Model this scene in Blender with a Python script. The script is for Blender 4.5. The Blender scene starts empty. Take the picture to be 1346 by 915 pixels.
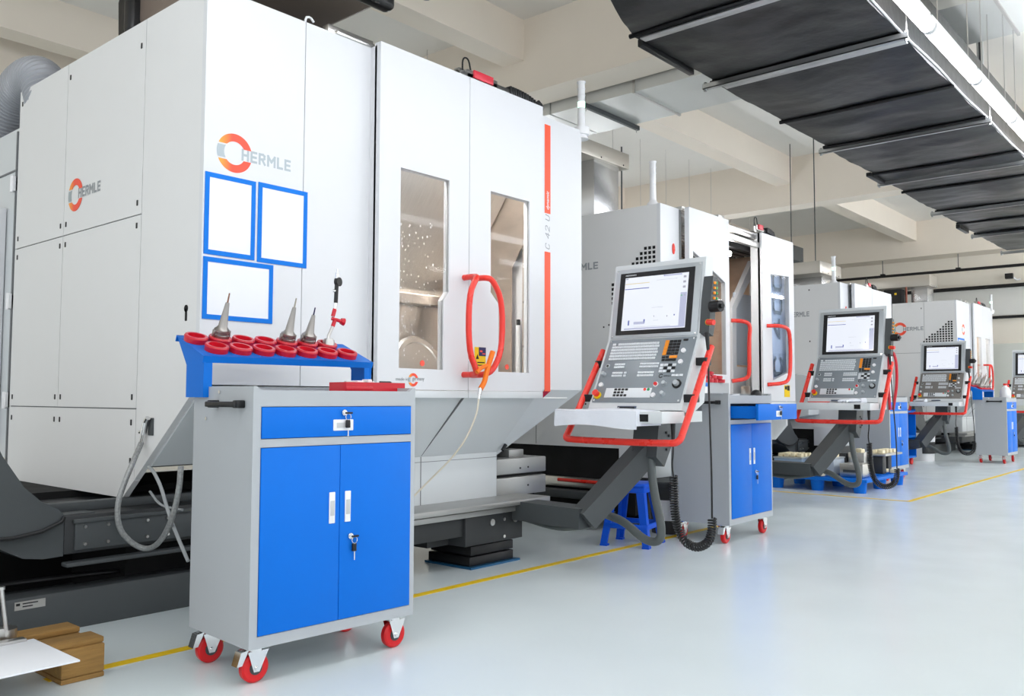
import bpy, bmesh, math, random
from mathutils import Vector, Matrix, noise
from mathutils.geometry import tessellate_polygon
random.seed(7)
PI = math.pi
COL = bpy.context.scene.collection
sc = bpy.context.scene

# ------------------------------------------------------------------ materials
def lin(c):
    return tuple(((v/255)/12.92 if v/255 <= .04045 else ((v/255+.055)/1.055)**2.4) for v in c)
MATS = {}
def mat(name, rgb, rough=.5, metal=0., noise=.0, nscale=8., bump=0., bscale=60., spec=.5, emit=None, estr=0., trans=0., coat=0., stretch=None, ior=1.45, alpha=1.):
    if name in MATS: return MATS[name]
    m = bpy.data.materials.new(name); m.use_nodes = True
    nt = m.node_tree; b = nt.nodes['Principled BSDF']
    L = lin(rgb)
    b.inputs['Base Color'].default_value = (*L, 1)
    b.inputs['Roughness'].default_value = rough; b.inputs['Metallic'].default_value = metal
    b.inputs['Specular IOR Level'].default_value = spec
    b.inputs['Transmission Weight'].default_value = trans; b.inputs['Coat Weight'].default_value = coat
    b.inputs['IOR'].default_value = ior; b.inputs['Alpha'].default_value = alpha
    tc = nt.nodes.new('ShaderNodeTexCoord'); mp = nt.nodes.new('ShaderNodeMapping')
    nt.links.new(tc.outputs['Object'], mp.inputs['Vector'])
    if stretch: mp.inputs['Scale'].default_value = stretch
    n = nt.nodes.new('ShaderNodeTexNoise'); n.inputs['Scale'].default_value = nscale; n.inputs['Detail'].default_value = 4
    nt.links.new(mp.outputs['Vector'], n.inputs['Vector'])
    if noise > 0:
        mix = nt.nodes.new('ShaderNodeMix'); mix.data_type = 'RGBA'
        mix.inputs['A'].default_value = (*[v*(1-noise) for v in L], 1); mix.inputs['B'].default_value = (*[min(1, v*(1+noise)) for v in L], 1)
        nt.links.new(n.outputs['Fac'], mix.inputs['Factor']); nt.links.new(mix.outputs['Result'], b.inputs['Base Color'])
    mr = nt.nodes.new('ShaderNodeMapRange'); mr.inputs['To Min'].default_value = max(.02, rough*.85); mr.inputs['To Max'].default_value = min(1, rough*1.15)
    nt.links.new(n.outputs['Fac'], mr.inputs['Value']); nt.links.new(mr.outputs['Result'], b.inputs['Roughness'])
    if bump > 0:
        n2 = nt.nodes.new('ShaderNodeTexNoise'); n2.inputs['Scale'].default_value = bscale; n2.inputs['Detail'].default_value = 3
        nt.links.new(mp.outputs['Vector'], n2.inputs['Vector'])
        bp = nt.nodes.new('ShaderNodeBump'); bp.inputs['Strength'].default_value = bump; bp.inputs['Distance'].default_value = .01
        nt.links.new(n2.outputs['Fac'], bp.inputs['Height']); nt.links.new(bp.outputs['Normal'], b.inputs['Normal'])
    if emit:
        b.inputs['Emission Color'].default_value = (*lin(emit), 1); b.inputs['Emission Strength'].default_value = estr
    MATS[name] = m
    return m
WHITE = mat('machine_white', (219, 220, 223), .38, noise=.012)
WHITE2 = mat('machine_light_grey', (212, 216, 218), .4, noise=.012)
SIDE = mat('machine_side_white', (226, 226, 226), .42, noise=.015)
DKG = mat('machine_dark_grey', (70, 74, 76), .5, noise=.05)
DKG2 = mat('machine_graphite', (50, 52, 54), .5, noise=.05)
BLK = mat('black_plastic', (22, 22, 24), .42, noise=.1)
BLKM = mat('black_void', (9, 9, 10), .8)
STEEL = mat('brushed_steel', (205, 203, 200), .3, 1., noise=.06, nscale=14, stretch=(1, 1, 12))
STEELW = mat('chamber_steel', (222, 221, 219), .34, 1., noise=.12, nscale=10, stretch=(14, 1, 1), bump=.08, bscale=20)
TANS = mat('chamber_steel_warm', (208, 192, 178), .38, 1., noise=.15, nscale=9, stretch=(10, 1, 2))
LEDGE = mat('dull_steel', (168, 168, 166), .42, .75, noise=.06, nscale=10)
CHROME = mat('chrome', (225, 225, 225), .14, 1.)
GALV = mat('galvanised', (190, 192, 192), .32, 1., noise=.1, nscale=5)
HOODM = mat('hood_sheet', (206, 200, 190), .35, .6, noise=.05, nscale=3)
SLOT = mat('panel_seam', (120, 122, 124), .7)
REDH = mat('handle_red', (232, 48, 34), .28, coat=.4)
REDW = mat('wheel_red', (214, 22, 28), .35)
REDR = mat('ring_red', (200, 18, 40), .3, coat=.2)
ORG = mat('stripe_orange', (246, 82, 40), .4)
ORGK = mat('key_orange', (246, 150, 30), .4)
YEL = mat('yellow', (240, 200, 20), .45)
GRN = mat('green', (40, 150, 90), .4)
BLUE = mat('cart_blue', (0, 110, 214), .45, noise=.02, spec=.25)
BLUE2 = mat('rack_blue', (0, 108, 206), .45, noise=.03, spec=.25)
BLUET = mat('frame_blue', (0, 116, 216), .5, spec=.25)
BLUES = mat('stool_blue', (4, 84, 212), .38, noise=.03, spec=.35)
CARTG = mat('cart_grey', (176, 180, 184), .42, noise=.02)
PANG = mat('console_face_grey', (138, 146, 152), .35, .2, noise=.02)
PANB = mat('console_face_taupe', (128, 124, 120), .35, .2, noise=.02)
BEZ = mat('console_bezel', (188, 194, 198), .3, .4, noise=.03)
KEYW = mat('key_white', (226, 230, 234), .4)
PAPER = mat('paper_white', (235, 237, 242), .7, noise=.02)
CLOTH = mat('cloth_white', (228, 232, 240), .85, noise=.05, nscale=12, bump=.3, bscale=14)
DUCTM = mat('duct_black_film', (17, 17, 19), .30, noise=.2, nscale=3, bump=.55, bscale=6, spec=.45)
TAPE = mat('duct_silver_tape', (190, 190, 192), .3, .7, noise=.1)
DUCTB = mat('duct_film_brown_sheen', (128, 114, 104), .35, noise=.12, nscale=3, bump=.1, bscale=6)  # black film; the brownish sheen of its lit underside is put into the colour
CEIL = mat('ceiling_paint', (240, 237, 231), .85, noise=.03, nscale=2)
BEAM = mat('beam_paint', (244, 234, 220), .85, noise=.03, nscale=2)
WALLM = mat('wall_cream', (247, 240, 227), .7, noise=.02, nscale=2)
WALLW = mat('wall_panel_white', (236, 236, 232), .3, noise=.03, nscale=1.5)
WOOD = mat('pallet_wood', (150, 114, 62), .8, noise=.45, nscale=6, stretch=(1, 8, 8), bump=.3, bscale=20)
LOGOG = mat('logo_grey', (166, 176, 182), .35, .3)
TXTG = mat('text_grey', (150, 154, 158), .5)
TXTB = mat('text_slate', (88, 106, 128), .5)
WHITEP = mat('white_plastic', (238, 238, 240), .3)
CORR = mat('conduit_grey', (92, 98, 98), .5, noise=.05)
CLEAR = mat('clear_hose', (200, 204, 206), .15, trans=.45, noise=.02)
CREAM = mat('cream_block', (236, 224, 190), .6, noise=.04)
GLASSM = mat('window_glass', (255, 255, 255), .02, trans=1., ior=1.12)
TUBE = mat('tube_light', (255, 255, 255), .5, emit=(246, 249, 255), estr=17.)
LAMPG = mat('lamp_green_lit', (210, 255, 235), .4, emit=(190, 255, 225), estr=1.6)

def screen_mat():
    m = bpy.data.materials.new('screen_lit'); m.use_nodes = True
    b = m.node_tree.nodes['Principled BSDF']
    b.inputs['Base Color'].default_value = (.05, .05, .06, 1); b.inputs['Roughness'].default_value = .15
    b.inputs['Emission Color'].default_value = (*lin((238, 243, 253)), 1); b.inputs['Emission Strength'].default_value = .74
    return m
SCREEN = screen_mat()
def emi(name, rgb, s=.62):
    return mat(name, (10, 10, 10), .2, emit=rgb, estr=s)
UIB = emi('ui_blue', (120, 130, 200)); UIL = emi('ui_light', (205, 210, 240)); UIY = emi('ui_yellow', (250, 232, 180)); UIG = emi('ui_green', (120, 210, 150)); UIK = emi('ui_grey', (190, 192, 205))

def floor_mat():
    m = bpy.data.materials.new('floor_epoxy'); m.use_nodes = True
    nt = m.node_tree; b = nt.nodes['Principled BSDF']
    tc = nt.nodes.new('ShaderNodeTexCoord')
    n = nt.nodes.new('ShaderNodeTexNoise'); n.inputs['Scale'].default_value = .9; n.inputs['Detail'].default_value = 6
    nt.links.new(tc.outputs['Object'], n.inputs['Vector'])
    r = nt.nodes.new('ShaderNodeMix'); r.data_type = 'RGBA'
    r.inputs['A'].default_value = (*lin((218, 229, 232)), 1); r.inputs['B'].default_value = (*lin((225, 234, 237)), 1)
    nt.links.new(n.outputs['Fac'], r.inputs['Factor'])
    # small dark scuffs
    v = nt.nodes.new('ShaderNodeTexNoise'); v.inputs['Scale'].default_value = 9; v.inputs['Detail'].default_value = 2
    nt.links.new(tc.outputs['Object'], v.inputs['Vector'])
    cr = nt.nodes.new('ShaderNodeValToRGB'); cr.color_ramp.elements[0].position = .80; cr.color_ramp.elements[1].position = .83
    nt.links.new(v.outputs['Fac'], cr.inputs['Fac'])
    mx = nt.nodes.new('ShaderNodeMix'); mx.data_type = 'RGBA'
    nt.links.new(cr.outputs['Color'], mx.inputs['Factor']); nt.links.new(r.outputs['Result'], mx.inputs['A'])
    mx.inputs['B'].default_value = (*lin((110, 120, 124)), 1)
    nt.links.new(mx.outputs['Result'], b.inputs['Base Color'])
    b.inputs['Roughness'].default_value = .22
    n3 = nt.nodes.new('ShaderNodeTexNoise'); n3.inputs['Scale'].default_value = 2.5
    nt.links.new(tc.outputs['Object'], n3.inputs['Vector'])
    mr = nt.nodes.new('ShaderNodeMapRange'); mr.inputs['To Min'].default_value = .16; mr.inputs['To Max'].default_value = .3
    nt.links.new(n3.outputs['Fac'], mr.inputs['Value']); nt.links.new(mr.outputs['Result'], b.inputs['Roughness'])
    bp = nt.nodes.new('ShaderNodeBump'); bp.inputs['Strength'].default_value = .03; bp.inputs['Distance'].default_value = .02
    nt.links.new(n3.outputs['Fac'], bp.inputs['Height']); nt.links.new(bp.outputs['Normal'], b.inputs['Normal'])
    return m
def logo_mat():     # orange corner fading into red, the emblem's own printed colours
    m = bpy.data.materials.new('logo_orange_red'); m.use_nodes = True
    nt = m.node_tree; b = nt.nodes['Principled BSDF']; b.inputs['Roughness'].default_value = .4
    at = nt.nodes.new('ShaderNodeAttribute'); at.attribute_name = 'ramp'
    cr = nt.nodes.new('ShaderNodeValToRGB')
    cr.color_ramp.elements[0].color = (*lin((250, 165, 50)), 1); cr.color_ramp.elements[0].position = .08
    cr.color_ramp.elements[1].color = (*lin((244, 78, 52)), 1); cr.color_ramp.elements[1].position = .42
    nt.links.new(at.outputs['Fac'], cr.inputs['Fac']); nt.links.new(cr.outputs['Color'], b.inputs['Base Color'])
    return m
LOGOR = logo_mat()
FLOORM = floor_mat()

# ------------------------------------------------------------------ mesh helpers
class B:
    def __init__(s): s.m = bmesh.new()
    def box(s, x0, x1, y0, y1, z0, z1, bev=0., seg=2, M=None):
        t = bmesh.new(); bmesh.ops.create_cube(t, size=1)
        for v in t.verts:
            v.co = Vector(((x0+x1)/2+v.co.x*(x1-x0), (y0+y1)/2+v.co.y*(y1-y0), (z0+z1)/2+v.co.z*(z1-z0)))
        if bev > 0: bmesh.ops.bevel(t, geom=t.edges[:], offset=min(bev, .49*min(abs(x1-x0), abs(y1-y0), abs(z1-z0))), segments=seg, affect='EDGES', profile=.5)
        return s.add(t, M)
    def add(s, t, M=None):
        if M is not None: t.transform(M)
        me = bpy.data.meshes.new('tmp'); t.to_mesh(me); t.free(); s.m.from_mesh(me); bpy.data.meshes.remove(me); return s
    def cyl(s, p, q, r, r2=None, seg=20, cap=True):
        p = Vector(p); q = Vector(q); d = q-p
        t = bmesh.new(); bmesh.ops.create_cone(t, cap_ends=cap, segments=seg, radius1=r, radius2=r if r2 is None else r2, depth=d.length)
        t.transform(Matrix.Translation((p+q)/2) @ d.to_track_quat('Z', 'Y').to_matrix().to_4x4())
        return s.add(t)
    def sph(s, c, r, sx=1, sy=1, sz=1, u=16, v=10):
        t = bmesh.new(); bmesh.ops.create_uvsphere(t, u_segments=u, v_segments=v, radius=r)
        t.transform(Matrix.Translation(c) @ Matrix.Diagonal((sx, sy, sz, 1))); return s.add(t)
    def tube(s, pts, r, seg=10, closed=False, smooth=0, prof=None):
        P = [Vector(p) for p in pts]
        if smooth:
            for _ in range(smooth):
                Q = []
                n = len(P)
                if not closed: Q.append(P[0])
                for i in range(n if closed else n-1):
                    a, b = P[i], P[(i+1) % n]; Q += [a.lerp(b, .25), a.lerp(b, .75)]
                if not closed: Q.append(P[-1])
                P = Q
        n = len(P); rings = []; up = None
        for i in range(n):
            a = P[i-1] if (i or closed) else P[i]; b = P[(i+1) % n] if (i < n-1 or closed) else P[i]
            d = (b-a).normalized()
            if up is None:
                up = Vector((0, 0, 1)) if abs(d.z) < .9 else Vector((1, 0, 0))
            x = (up - d*up.dot(d)).normalized(); up = x; y = d.cross(x)
            rr = r(i/(n-1)) if callable(r) else (prof[i] if prof else r)
            rings.append([s.m.verts.new(P[i]+x*math.cos(2*PI*k/seg)*rr+y*math.sin(2*PI*k/seg)*rr) for k in range(seg)])
        for i in range(n if closed else n-1):
            A, C = rings[i], rings[(i+1) % n]
            for k in range(seg): s.m.faces.new((A[k], A[(k+1) % seg], C[(k+1) % seg], C[k]))
        if not closed:
            s.m.faces.new(rings[0][::-1]); s.m.faces.new(rings[-1])
        return s
    def prism(s, poly, ax, a, b, holes=(), M=None):
        t = bmesh.new()
        def mk(p, w):
            return {0: (w, p[0], p[1]), 1: (p[0], w, p[1]), 2: (p[0], p[1], w)}[ax]
        loops = [list(poly)]+[list(h) for h in holes]
        flat = [p for l in loops for p in l]
        A = [t.verts.new(mk(p, a)) for p in flat]; C = [t.verts.new(mk(p, b)) for p in flat]
        if len(loops) == 1 and len(poly) <= 4: tri = [tuple(range(len(poly)))]
        else: tri = tessellate_polygon([[Vector((p[0], p[1], 0)) for p in l] for l in loops])
        for f in tri:
            try: t.faces.new([A[i] for i in f]); t.faces.new([C[i] for i in reversed(f)])
            except ValueError: pass
        o = 0
        for l in loops:
            n = len(l)
            for i in range(n):
                j = (i+1) % n
                t.faces.new((A[o+i], A[o+j], C[o+j], C[o+i]))
            o += n
        bmesh.ops.recalc_face_normals(t, faces=t.faces[:])
        return s.add(t, M)
    def lathe(s, prof, M=None, seg=24):
        t = bmesh.new(); rings = []
        for r, z in prof:
            rings.append([t.verts.new((max(r, 1e-4)*math.cos(2*PI*k/seg), max(r, 1e-4)*math.sin(2*PI*k/seg), z)) for k in range(seg)])
        for A, C in zip(rings, rings[1:]):
            for k in range(seg): t.faces.new((A[k], A[(k+1) % seg], C[(k+1) % seg], C[k]))
        t.faces.new(rings[0][::-1]); t.faces.new(rings[-1])
        bmesh.ops.recalc_face_normals(t, faces=t.faces[:])
        return s.add(t, M)
    def quadhex(s, v8):
        t = bmesh.new(); V = [t.verts.new(p) for p in v8]
        for f in ((0, 1, 2, 3), (4, 7, 6, 5), (0, 4, 5, 1), (1, 5, 6, 2), (2, 6, 7, 3), (3, 7, 4, 0)): t.faces.new([V[i] for i in f])
        bmesh.ops.recalc_face_normals(t, faces=t.faces[:]); return s.add(t)
def ring(x0, x1, z0, z1, w, y0, y1):
    return B().prism([(x0, z0), (x1, z0), (x1, z1), (x0, z1)], 1, y0, y1, [[(x0+w, z0+w), (x1-w, z0+w), (x1-w, z1-w), (x0+w, z1-w)]])
OFF = Vector((0, 0, 0))
LOOSE = {'bolt', 'panel_lock', 'screw', 'rivet', 'hanger_rod', 'rail_bracket', 'film_flap', 'riser', 'hinge_pin', 'corner_seam', 'flange', 'support_rail', 'duct_flap', 'push_key', 'display_bar', 'foot', 'film_fold', 'cover_flap'}
def islands(bm):
    seen = set(); out = []
    for v in bm.verts:
        if v in seen: continue
        st = [v]; seen.add(v); g = []
        while st:
            a = st.pop(); g.append(a)
            for e in a.link_edges:
                o = e.other_vert(a)
                if o not in seen: seen.add(o); st.append(o)
        out.append(g)
    return out
def part(name, b, m, parent=None, label=None, smooth=True, kind=None):
    if name in LOOSE and parent is not None:
        isl = islands(b.m)
        if len(isl) > 1:
            last = None
            for g in isl:
                idx = {v: i for i, v in enumerate(g)}; q = B(); vs = [q.m.verts.new(v.co) for v in g]
                for f_ in {f for v in g for f in v.link_faces}: q.m.faces.new([vs[idx[v]] for v in f_.verts])
                last = part1(name, q, m, parent, label, smooth, kind)
            b.m.free(); return last
    return part1(name, b, m, parent, label, smooth, kind)
def part1(name, b, m, parent=None, label=None, smooth=True, kind=None):
    me = bpy.data.meshes.new(name); b.m.to_mesh(me); b.m.free()
    if parent is not None: me.transform(Matrix.Translation(-OFF))
    me.materials.append(m)
    for p in me.polygons: p.use_smooth = smooth
    if smooth: me.set_sharp_from_angle(angle=math.radians(32))
    o = bpy.data.objects.new(name, me); COL.objects.link(o)
    if parent is not None: o.parent = parent
    if label: o['label'] = label
    if kind: o['kind'] = kind
    return o
def thing(name, label, cat, loc=(0, 0, 0), rz=0., group=None):
    o = bpy.data.objects.new(name, None); o.empty_display_size = .1; COL.objects.link(o)
    o.location = loc; o.rotation_euler = (0, 0, rz); o['label'] = label; o['category'] = cat
    if group: o['group'] = group
    return o
def tag(o, label, cat, group=None, kind=None):
    o['label'] = label; o['category'] = cat
    if group: o['group'] = group
    if kind: o['kind'] = kind
    return o
def struct(name, b, m, smooth=False):
    o = part(name, b, m, smooth=smooth); o['kind'] = 'structure'; return o
def recenter(o):        # move a single-mesh thing's origin to its base centre
    vs = [v.co for v in o.data.vertices]
    c = Vector(((min(v.x for v in vs)+max(v.x for v in vs))/2, (min(v.y for v in vs)+max(v.y for v in vs))/2, min(v.z for v in vs)))
    o.data.transform(Matrix.Translation(-c)); o.location = c; return o
def kids(o): return [c for c in bpy.data.objects if c.parent == o]
def copy_tree(o, parent=None):
    c = o.copy(); COL.objects.link(c)
    if parent is not None: c.parent = parent
    for ch in kids(o): copy_tree(ch, c)
    return c
def text(name, s, org, u, v, w, h, m, parent, shear=0., off=0., d=.0008, label=None):
    cu = bpy.data.curves.new('t', 'FONT'); cu.body = s; cu.shear = shear; cu.offset = off; cu.size = 1; cu.extrude = .02; cu.resolution_u = 6
    to = bpy.data.objects.new('t', cu); COL.objects.link(to)
    me = bpy.data.meshes.new_from_object(to)
    bpy.data.objects.remove(to); bpy.data.curves.remove(cu)
    xs = [p.co.x for p in me.vertices]; ys = [p.co.y for p in me.vertices]
    x0, x1, y0, y1 = min(xs), max(xs), min(ys), max(ys)
    u = Vector(u); v = Vector(v); n = u.cross(v).normalized(); org = Vector(org)
    b = B(); b.m.from_mesh(me); bpy.data.meshes.remove(me)
    for q in b.m.verts:
        q.co = org+u*((q.co.x-x0)/(x1-x0)*w)+v*((q.co.y-y0)/(y1-y0)*h)+n*(d*.5+q.co.z/.04*d)
    return part(name, b, m, parent, smooth=False, label=label)
GL = {'H': [[(0, 0), (0, 1)], [(.62, 0), (.62, 1)], [(0, .5), (.62, .5)]], 'E': [[(0, 0), (0, 1)], [(0, 1), (.55, 1)], [(0, .5), (.5, .5)], [(0, 0), (.55, 0)]],
      'R': [[(0, 0), (0, 1)], [(0, 1), (.42, 1), (.58, .88), (.58, .62), (.42, .48), (0, .48)], [(.3, .48), (.62, 0)]],
      'M': [[(0, 0), (0, 1)], [(.8, 0), (.8, 1)], [(0, 1), (.4, .42), (.8, 1)]], 'L': [[(0, 1), (0, 0), (.52, 0)]],
      'C': [[(.62, .84), (.5, 1), (.15, 1), (0, .84), (0, .16), (.15, 0), (.5, 0), (.62, .16)]], 'U': [[(0, 1), (0, .16), (.14, 0), (.5, 0), (.64, .16), (.64, 1)]],
      '4': [[(.5, 0), (.5, 1), (0, .3), (.7, .3)]], '2': [[(0, .84), (.14, 1), (.48, 1), (.62, .84), (.62, .6), (0, 0), (.64, 0)]],
      '0': [[(.15, 0), (0, .16), (0, .84), (.15, 1), (.5, 1), (.65, .84), (.65, .16), (.5, 0), (.15, 0)]], ' ': []}
def strokes(name, s, org, u, v, w, h, m, parent, wt=.2, shear=0., label=None):
    """lettering drawn as constant width strokes"""
    x = 0; segs = []
    for ch in s:
        wd = 0
        for pl in GL[ch]:
            for a, b in zip(pl, pl[1:]): segs.append((x+a[0], a[1], x+b[0], b[1]))
            wd = max(wd, max(p[0] for p in pl))
        x += (wd if ch != ' ' else .25)+wt+.16
    T = x-.16; u = Vector(u); v = Vector(v); n = u.cross(v).normalized(); org = Vector(org); b = B()
    for i, (x0, y0, x1, y1) in enumerate(segs):
        d = Vector((x1-x0, y1-y0)).normalized()*wt/2; p = Vector((-d.y, d.x)); z = .0004+.00004*(i % 9); c = []
        for q in (Vector((x0, y0))-d+p, Vector((x0, y0))-d-p, Vector((x1, y1))+d-p, Vector((x1, y1))+d+p):
            X = (q.x+wt/2)/T*w; Y = (q.y*(1-wt)+wt/2)*h; c.append(org+u*(X+shear*Y)+v*Y+n*z)
        b.m.faces.new([b.m.verts.new(k) for k in c])
    bmesh.ops.recalc_face_normals(b.m, faces=b.m.faces[:])
    return part1(name, b, m, parent, label, False)
def logo(org, u, v, R, parent, name='emblem', grey=LOGOG, red=None, r_in=.6, gl=True):
    """ring of an orange-red upper and lower arc with a grey piece at its left"""
    u = Vector(u); v = Vector(v); n = u.cross(v).normalized(); org = Vector(org)
    def arc(hr, hl, sg, k=18):
        b = B(); pts = []
        for rr in (R, R*r_in):
            a0 = math.asin(hr*R/rr); a1 = PI-math.asin(hl*R/rr); row = []
            for i in range(k+1):
                a = a0+(a1-a0)*i/k; row.append((rr*math.cos(a), sg*rr*math.sin(a)))
            pts.append(row)
        return fill(b, pts, k)
    def fill(b, pts, k):
        V = [[[b.m.verts.new(org+u*p[0]+v*p[1]+n*d) for p in row] for row in pts] for d in (.0002, .0012)]
        for i in range(k):
            b.m.faces.new((V[1][0][i], V[1][0][i+1], V[1][1][i+1], V[1][1][i]))
            for rr in (0, 1): b.m.faces.new((V[0][rr][i], V[0][rr][i+1], V[1][rr][i+1], V[1][rr][i]))
        return b
    for sg in (1, -1):
        b = arc(.30, .40, sg)
        o = part(name, b, red or LOGOR, parent, smooth=False, label='orange and red ring arc of the emblem')
        at = o.data.attributes.new('ramp', 'FLOAT', 'POINT')
        ou = org-OFF
        for i, q in enumerate(o.data.vertices): at.data[i].value = ((q.co-ou).dot(u)/R+1)/2
    g = []
    for rr in (R, R*r_in):
        a = math.asin(.32*R/rr); g.append([(rr*math.cos(PI-a+2*a*i/8), rr*math.sin(PI-a+2*a*i/8)) for i in range(9)])
    part(name, fill(B(), g, 8), grey, parent, smooth=False, label='grey piece of the emblem ring')

# ------------------------------------------------------------------ camera
YAW, PITCH, ROLL, F = .858499723, .0576737397, .00315902, 1144.539
cy, sy, cp, sp = math.cos(YAW), math.sin(YAW), math.cos(PITCH), math.sin(PITCH)
f = Vector((sy*cp, cy*cp, sp)); r = Vector((cy, -sy, 0)); u_ = r.cross(f)
r2 = r*math.cos(ROLL)+u_*math.sin(ROLL); u2 = u_*math.cos(ROLL)-r*math.sin(ROLL)
cam = bpy.data.cameras.new('camera'); co = bpy.data.objects.new('camera', cam); COL.objects.link(co)
co.matrix_world = Matrix(((r2.x, u2.x, -f.x, 0), (r2.y, u2.y, -f.y, 0), (r2.z, u2.z, -f.z, 1.0), (0, 0, 0, 1)))
cam.sensor_width = 36; cam.lens = 36*F/1346; cam.clip_end = 200; cam.clip_start = .02
sc.camera = co

# ------------------------------------------------------------------ the hall
struct('floor', B().box(-5, 24, -7, 12, -.2, 0), FLOORM)
struct('ceiling', B().box(-5, 24, -7, 12, 5.25, 5.45), CEIL)
struct('wall_back', B().box(-5, 24, 11.4, 11.6, 0, 5.25), WALLM)
struct('wall_end', B().box(22.6, 22.8, -7, 11.4, 0, 5.25), WALLM)
n = 0
for x in (.1, 7.32, 14.65, 21.9):
    n += 1; struct('trim_%d' % n, B().box(x, x+.42 if x < 20 else 22.58, -7, 11.38, 4.4, 5.25), BEAM)
for y in (9.65, 6.16, 2.67, -.82, -4.3):
    for x0, x1 in ((-5, .1), (.52, 7.32), (7.74, 14.65), (15.07, 21.9)):
        n += 1; struct('trim_%d' % n, B().box(x0, x1, y, y+.3, 4.78, 5.25), BEAM)
struct('trim_60', B().box(-5, 7.3, 10.45, 10.75, 4.3, 5.25), BEAM)
# painted lines on the floor
for nm, lab, bx in (('floor_line', 'long yellow line painted on the floor in front of the first machines', (1.3, 6.7, 3.265, 3.315)),
                    ('floor_line', 'yellow painted line crossing in front of the blue plastic pallet', (9.06, 9.11, 2.70, 4.6)),
                    ('floor_line', 'yellow painted line running along the far aisle beyond the blue pallet', (9.06, 22, 2.66, 2.71))):
    tag(recenter(part(nm, B().box(bx[0], bx[1], bx[2], bx[3], .0006, .0022), YEL, smooth=False)), lab, 'floor marking')
# white glossy wall panels between the trays on the end wall
struct('trim_70', B().box(22.55, 22.6, -7, 8, 2.95, 3.62), WALLW)

# ------------------------------------------------------------------ machining centres
def lamp_tower(root, x, y, z, s=1., lit=.35, disc=False):
    b = B()
    if disc: b.cyl((x, y, z-.02), (x, y, z+.03), .055).cyl((x, y, z-.05), (x, y, z-.02), .05, .035)
    else: b.lathe([(.05, 0), (.045, .02), (.03, .035), (.026, .05)], Matrix.Translation((x, y, z)))
    b.cyl((x, y, z+.02), (x, y, z+.17), .027, .024)
    t = part('signal_lamp', b, WHITEP, root)
    c = B(); hh = [.17, .215, .26, .305, .345]
    for a, e in zip(hh, hh[1:]):
        c.cyl((x, y, z+a+.002), (x, y, z+e-.004), .024).cyl((x, y, z+e-.006), (x, y, z+e), .028)
    c.cyl((x, y, z+.345), (x, y, z+.352), .03)
    part('lamp_segment', c, WHITEP, t)
    if lit: part('lamp_segment', B().cyl((x, y, z+.172), (x, y, z+.21), .0255), LAMPG, t, 'lit pale green segment')
def door_drive(root, x, y, z, s=1.):
    """red covered switch unit and black cable chain lying along the door head"""
    t = part('door_drive', B().box(x, x+.27*s, y-.01, y+.05, z, z+.05, .004).box(x+.2*s, x+.42*s, y, y+.04, z+.005, z+.03, .004).box(x-.06*s, x+.02, y, y+.04, z-.02, z+.045, .003), STEEL, root)
    part('red_cover', B().box(x+.05*s, x+.22*s, y-.022, y-.008, z+.008, z+.055, .004), mat('cover_pink_red', (222, 60, 76), .35), t)
    part('cable', B().tube([(x-.03, y, z+.03), (x-.03, y, z+.11), (x+.02, y, z+.12), (x+.04, y, z+.05)], .005, smooth=2), BLK, t)
    c = B()
    for k in range(14):
        a = k/13; xx = x+(.38+.3*a)*s; c.box(xx, xx+.019*s, y-.02, y+.045, z+.0-.002*k*a, z+.05-.004*k*a*a, .003)
    c.tube([(x+.68*s, y+.01, z+.03), (x+.72*s, y+.01, z+.01), (x+.71*s, y+.01, z-.02), (x+.6*s, y+.01, z-.03)], .018, smooth=2)
    part('cable_chain', c, BLK, t)
def wordmark(root, org, u, v, L, h, m=TXTG):
    strokes('lettering', 'HERMLE', org, u, v, L, h, m, root, .25)
def tbar(root, pts, r=.017, name='door_handle', m=None):
    return part(name, B().tube(pts, r, seg=14, smooth=2), m or REDH, root)

def fasteners(root, pts, x=-.0005):
    b = B()
    for y, z in pts: b.box(x-.003, x+.002, y-.007, y+.007, z-.014, z+.014, .003)
    part('panel_lock', b, BLK, root)

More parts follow.
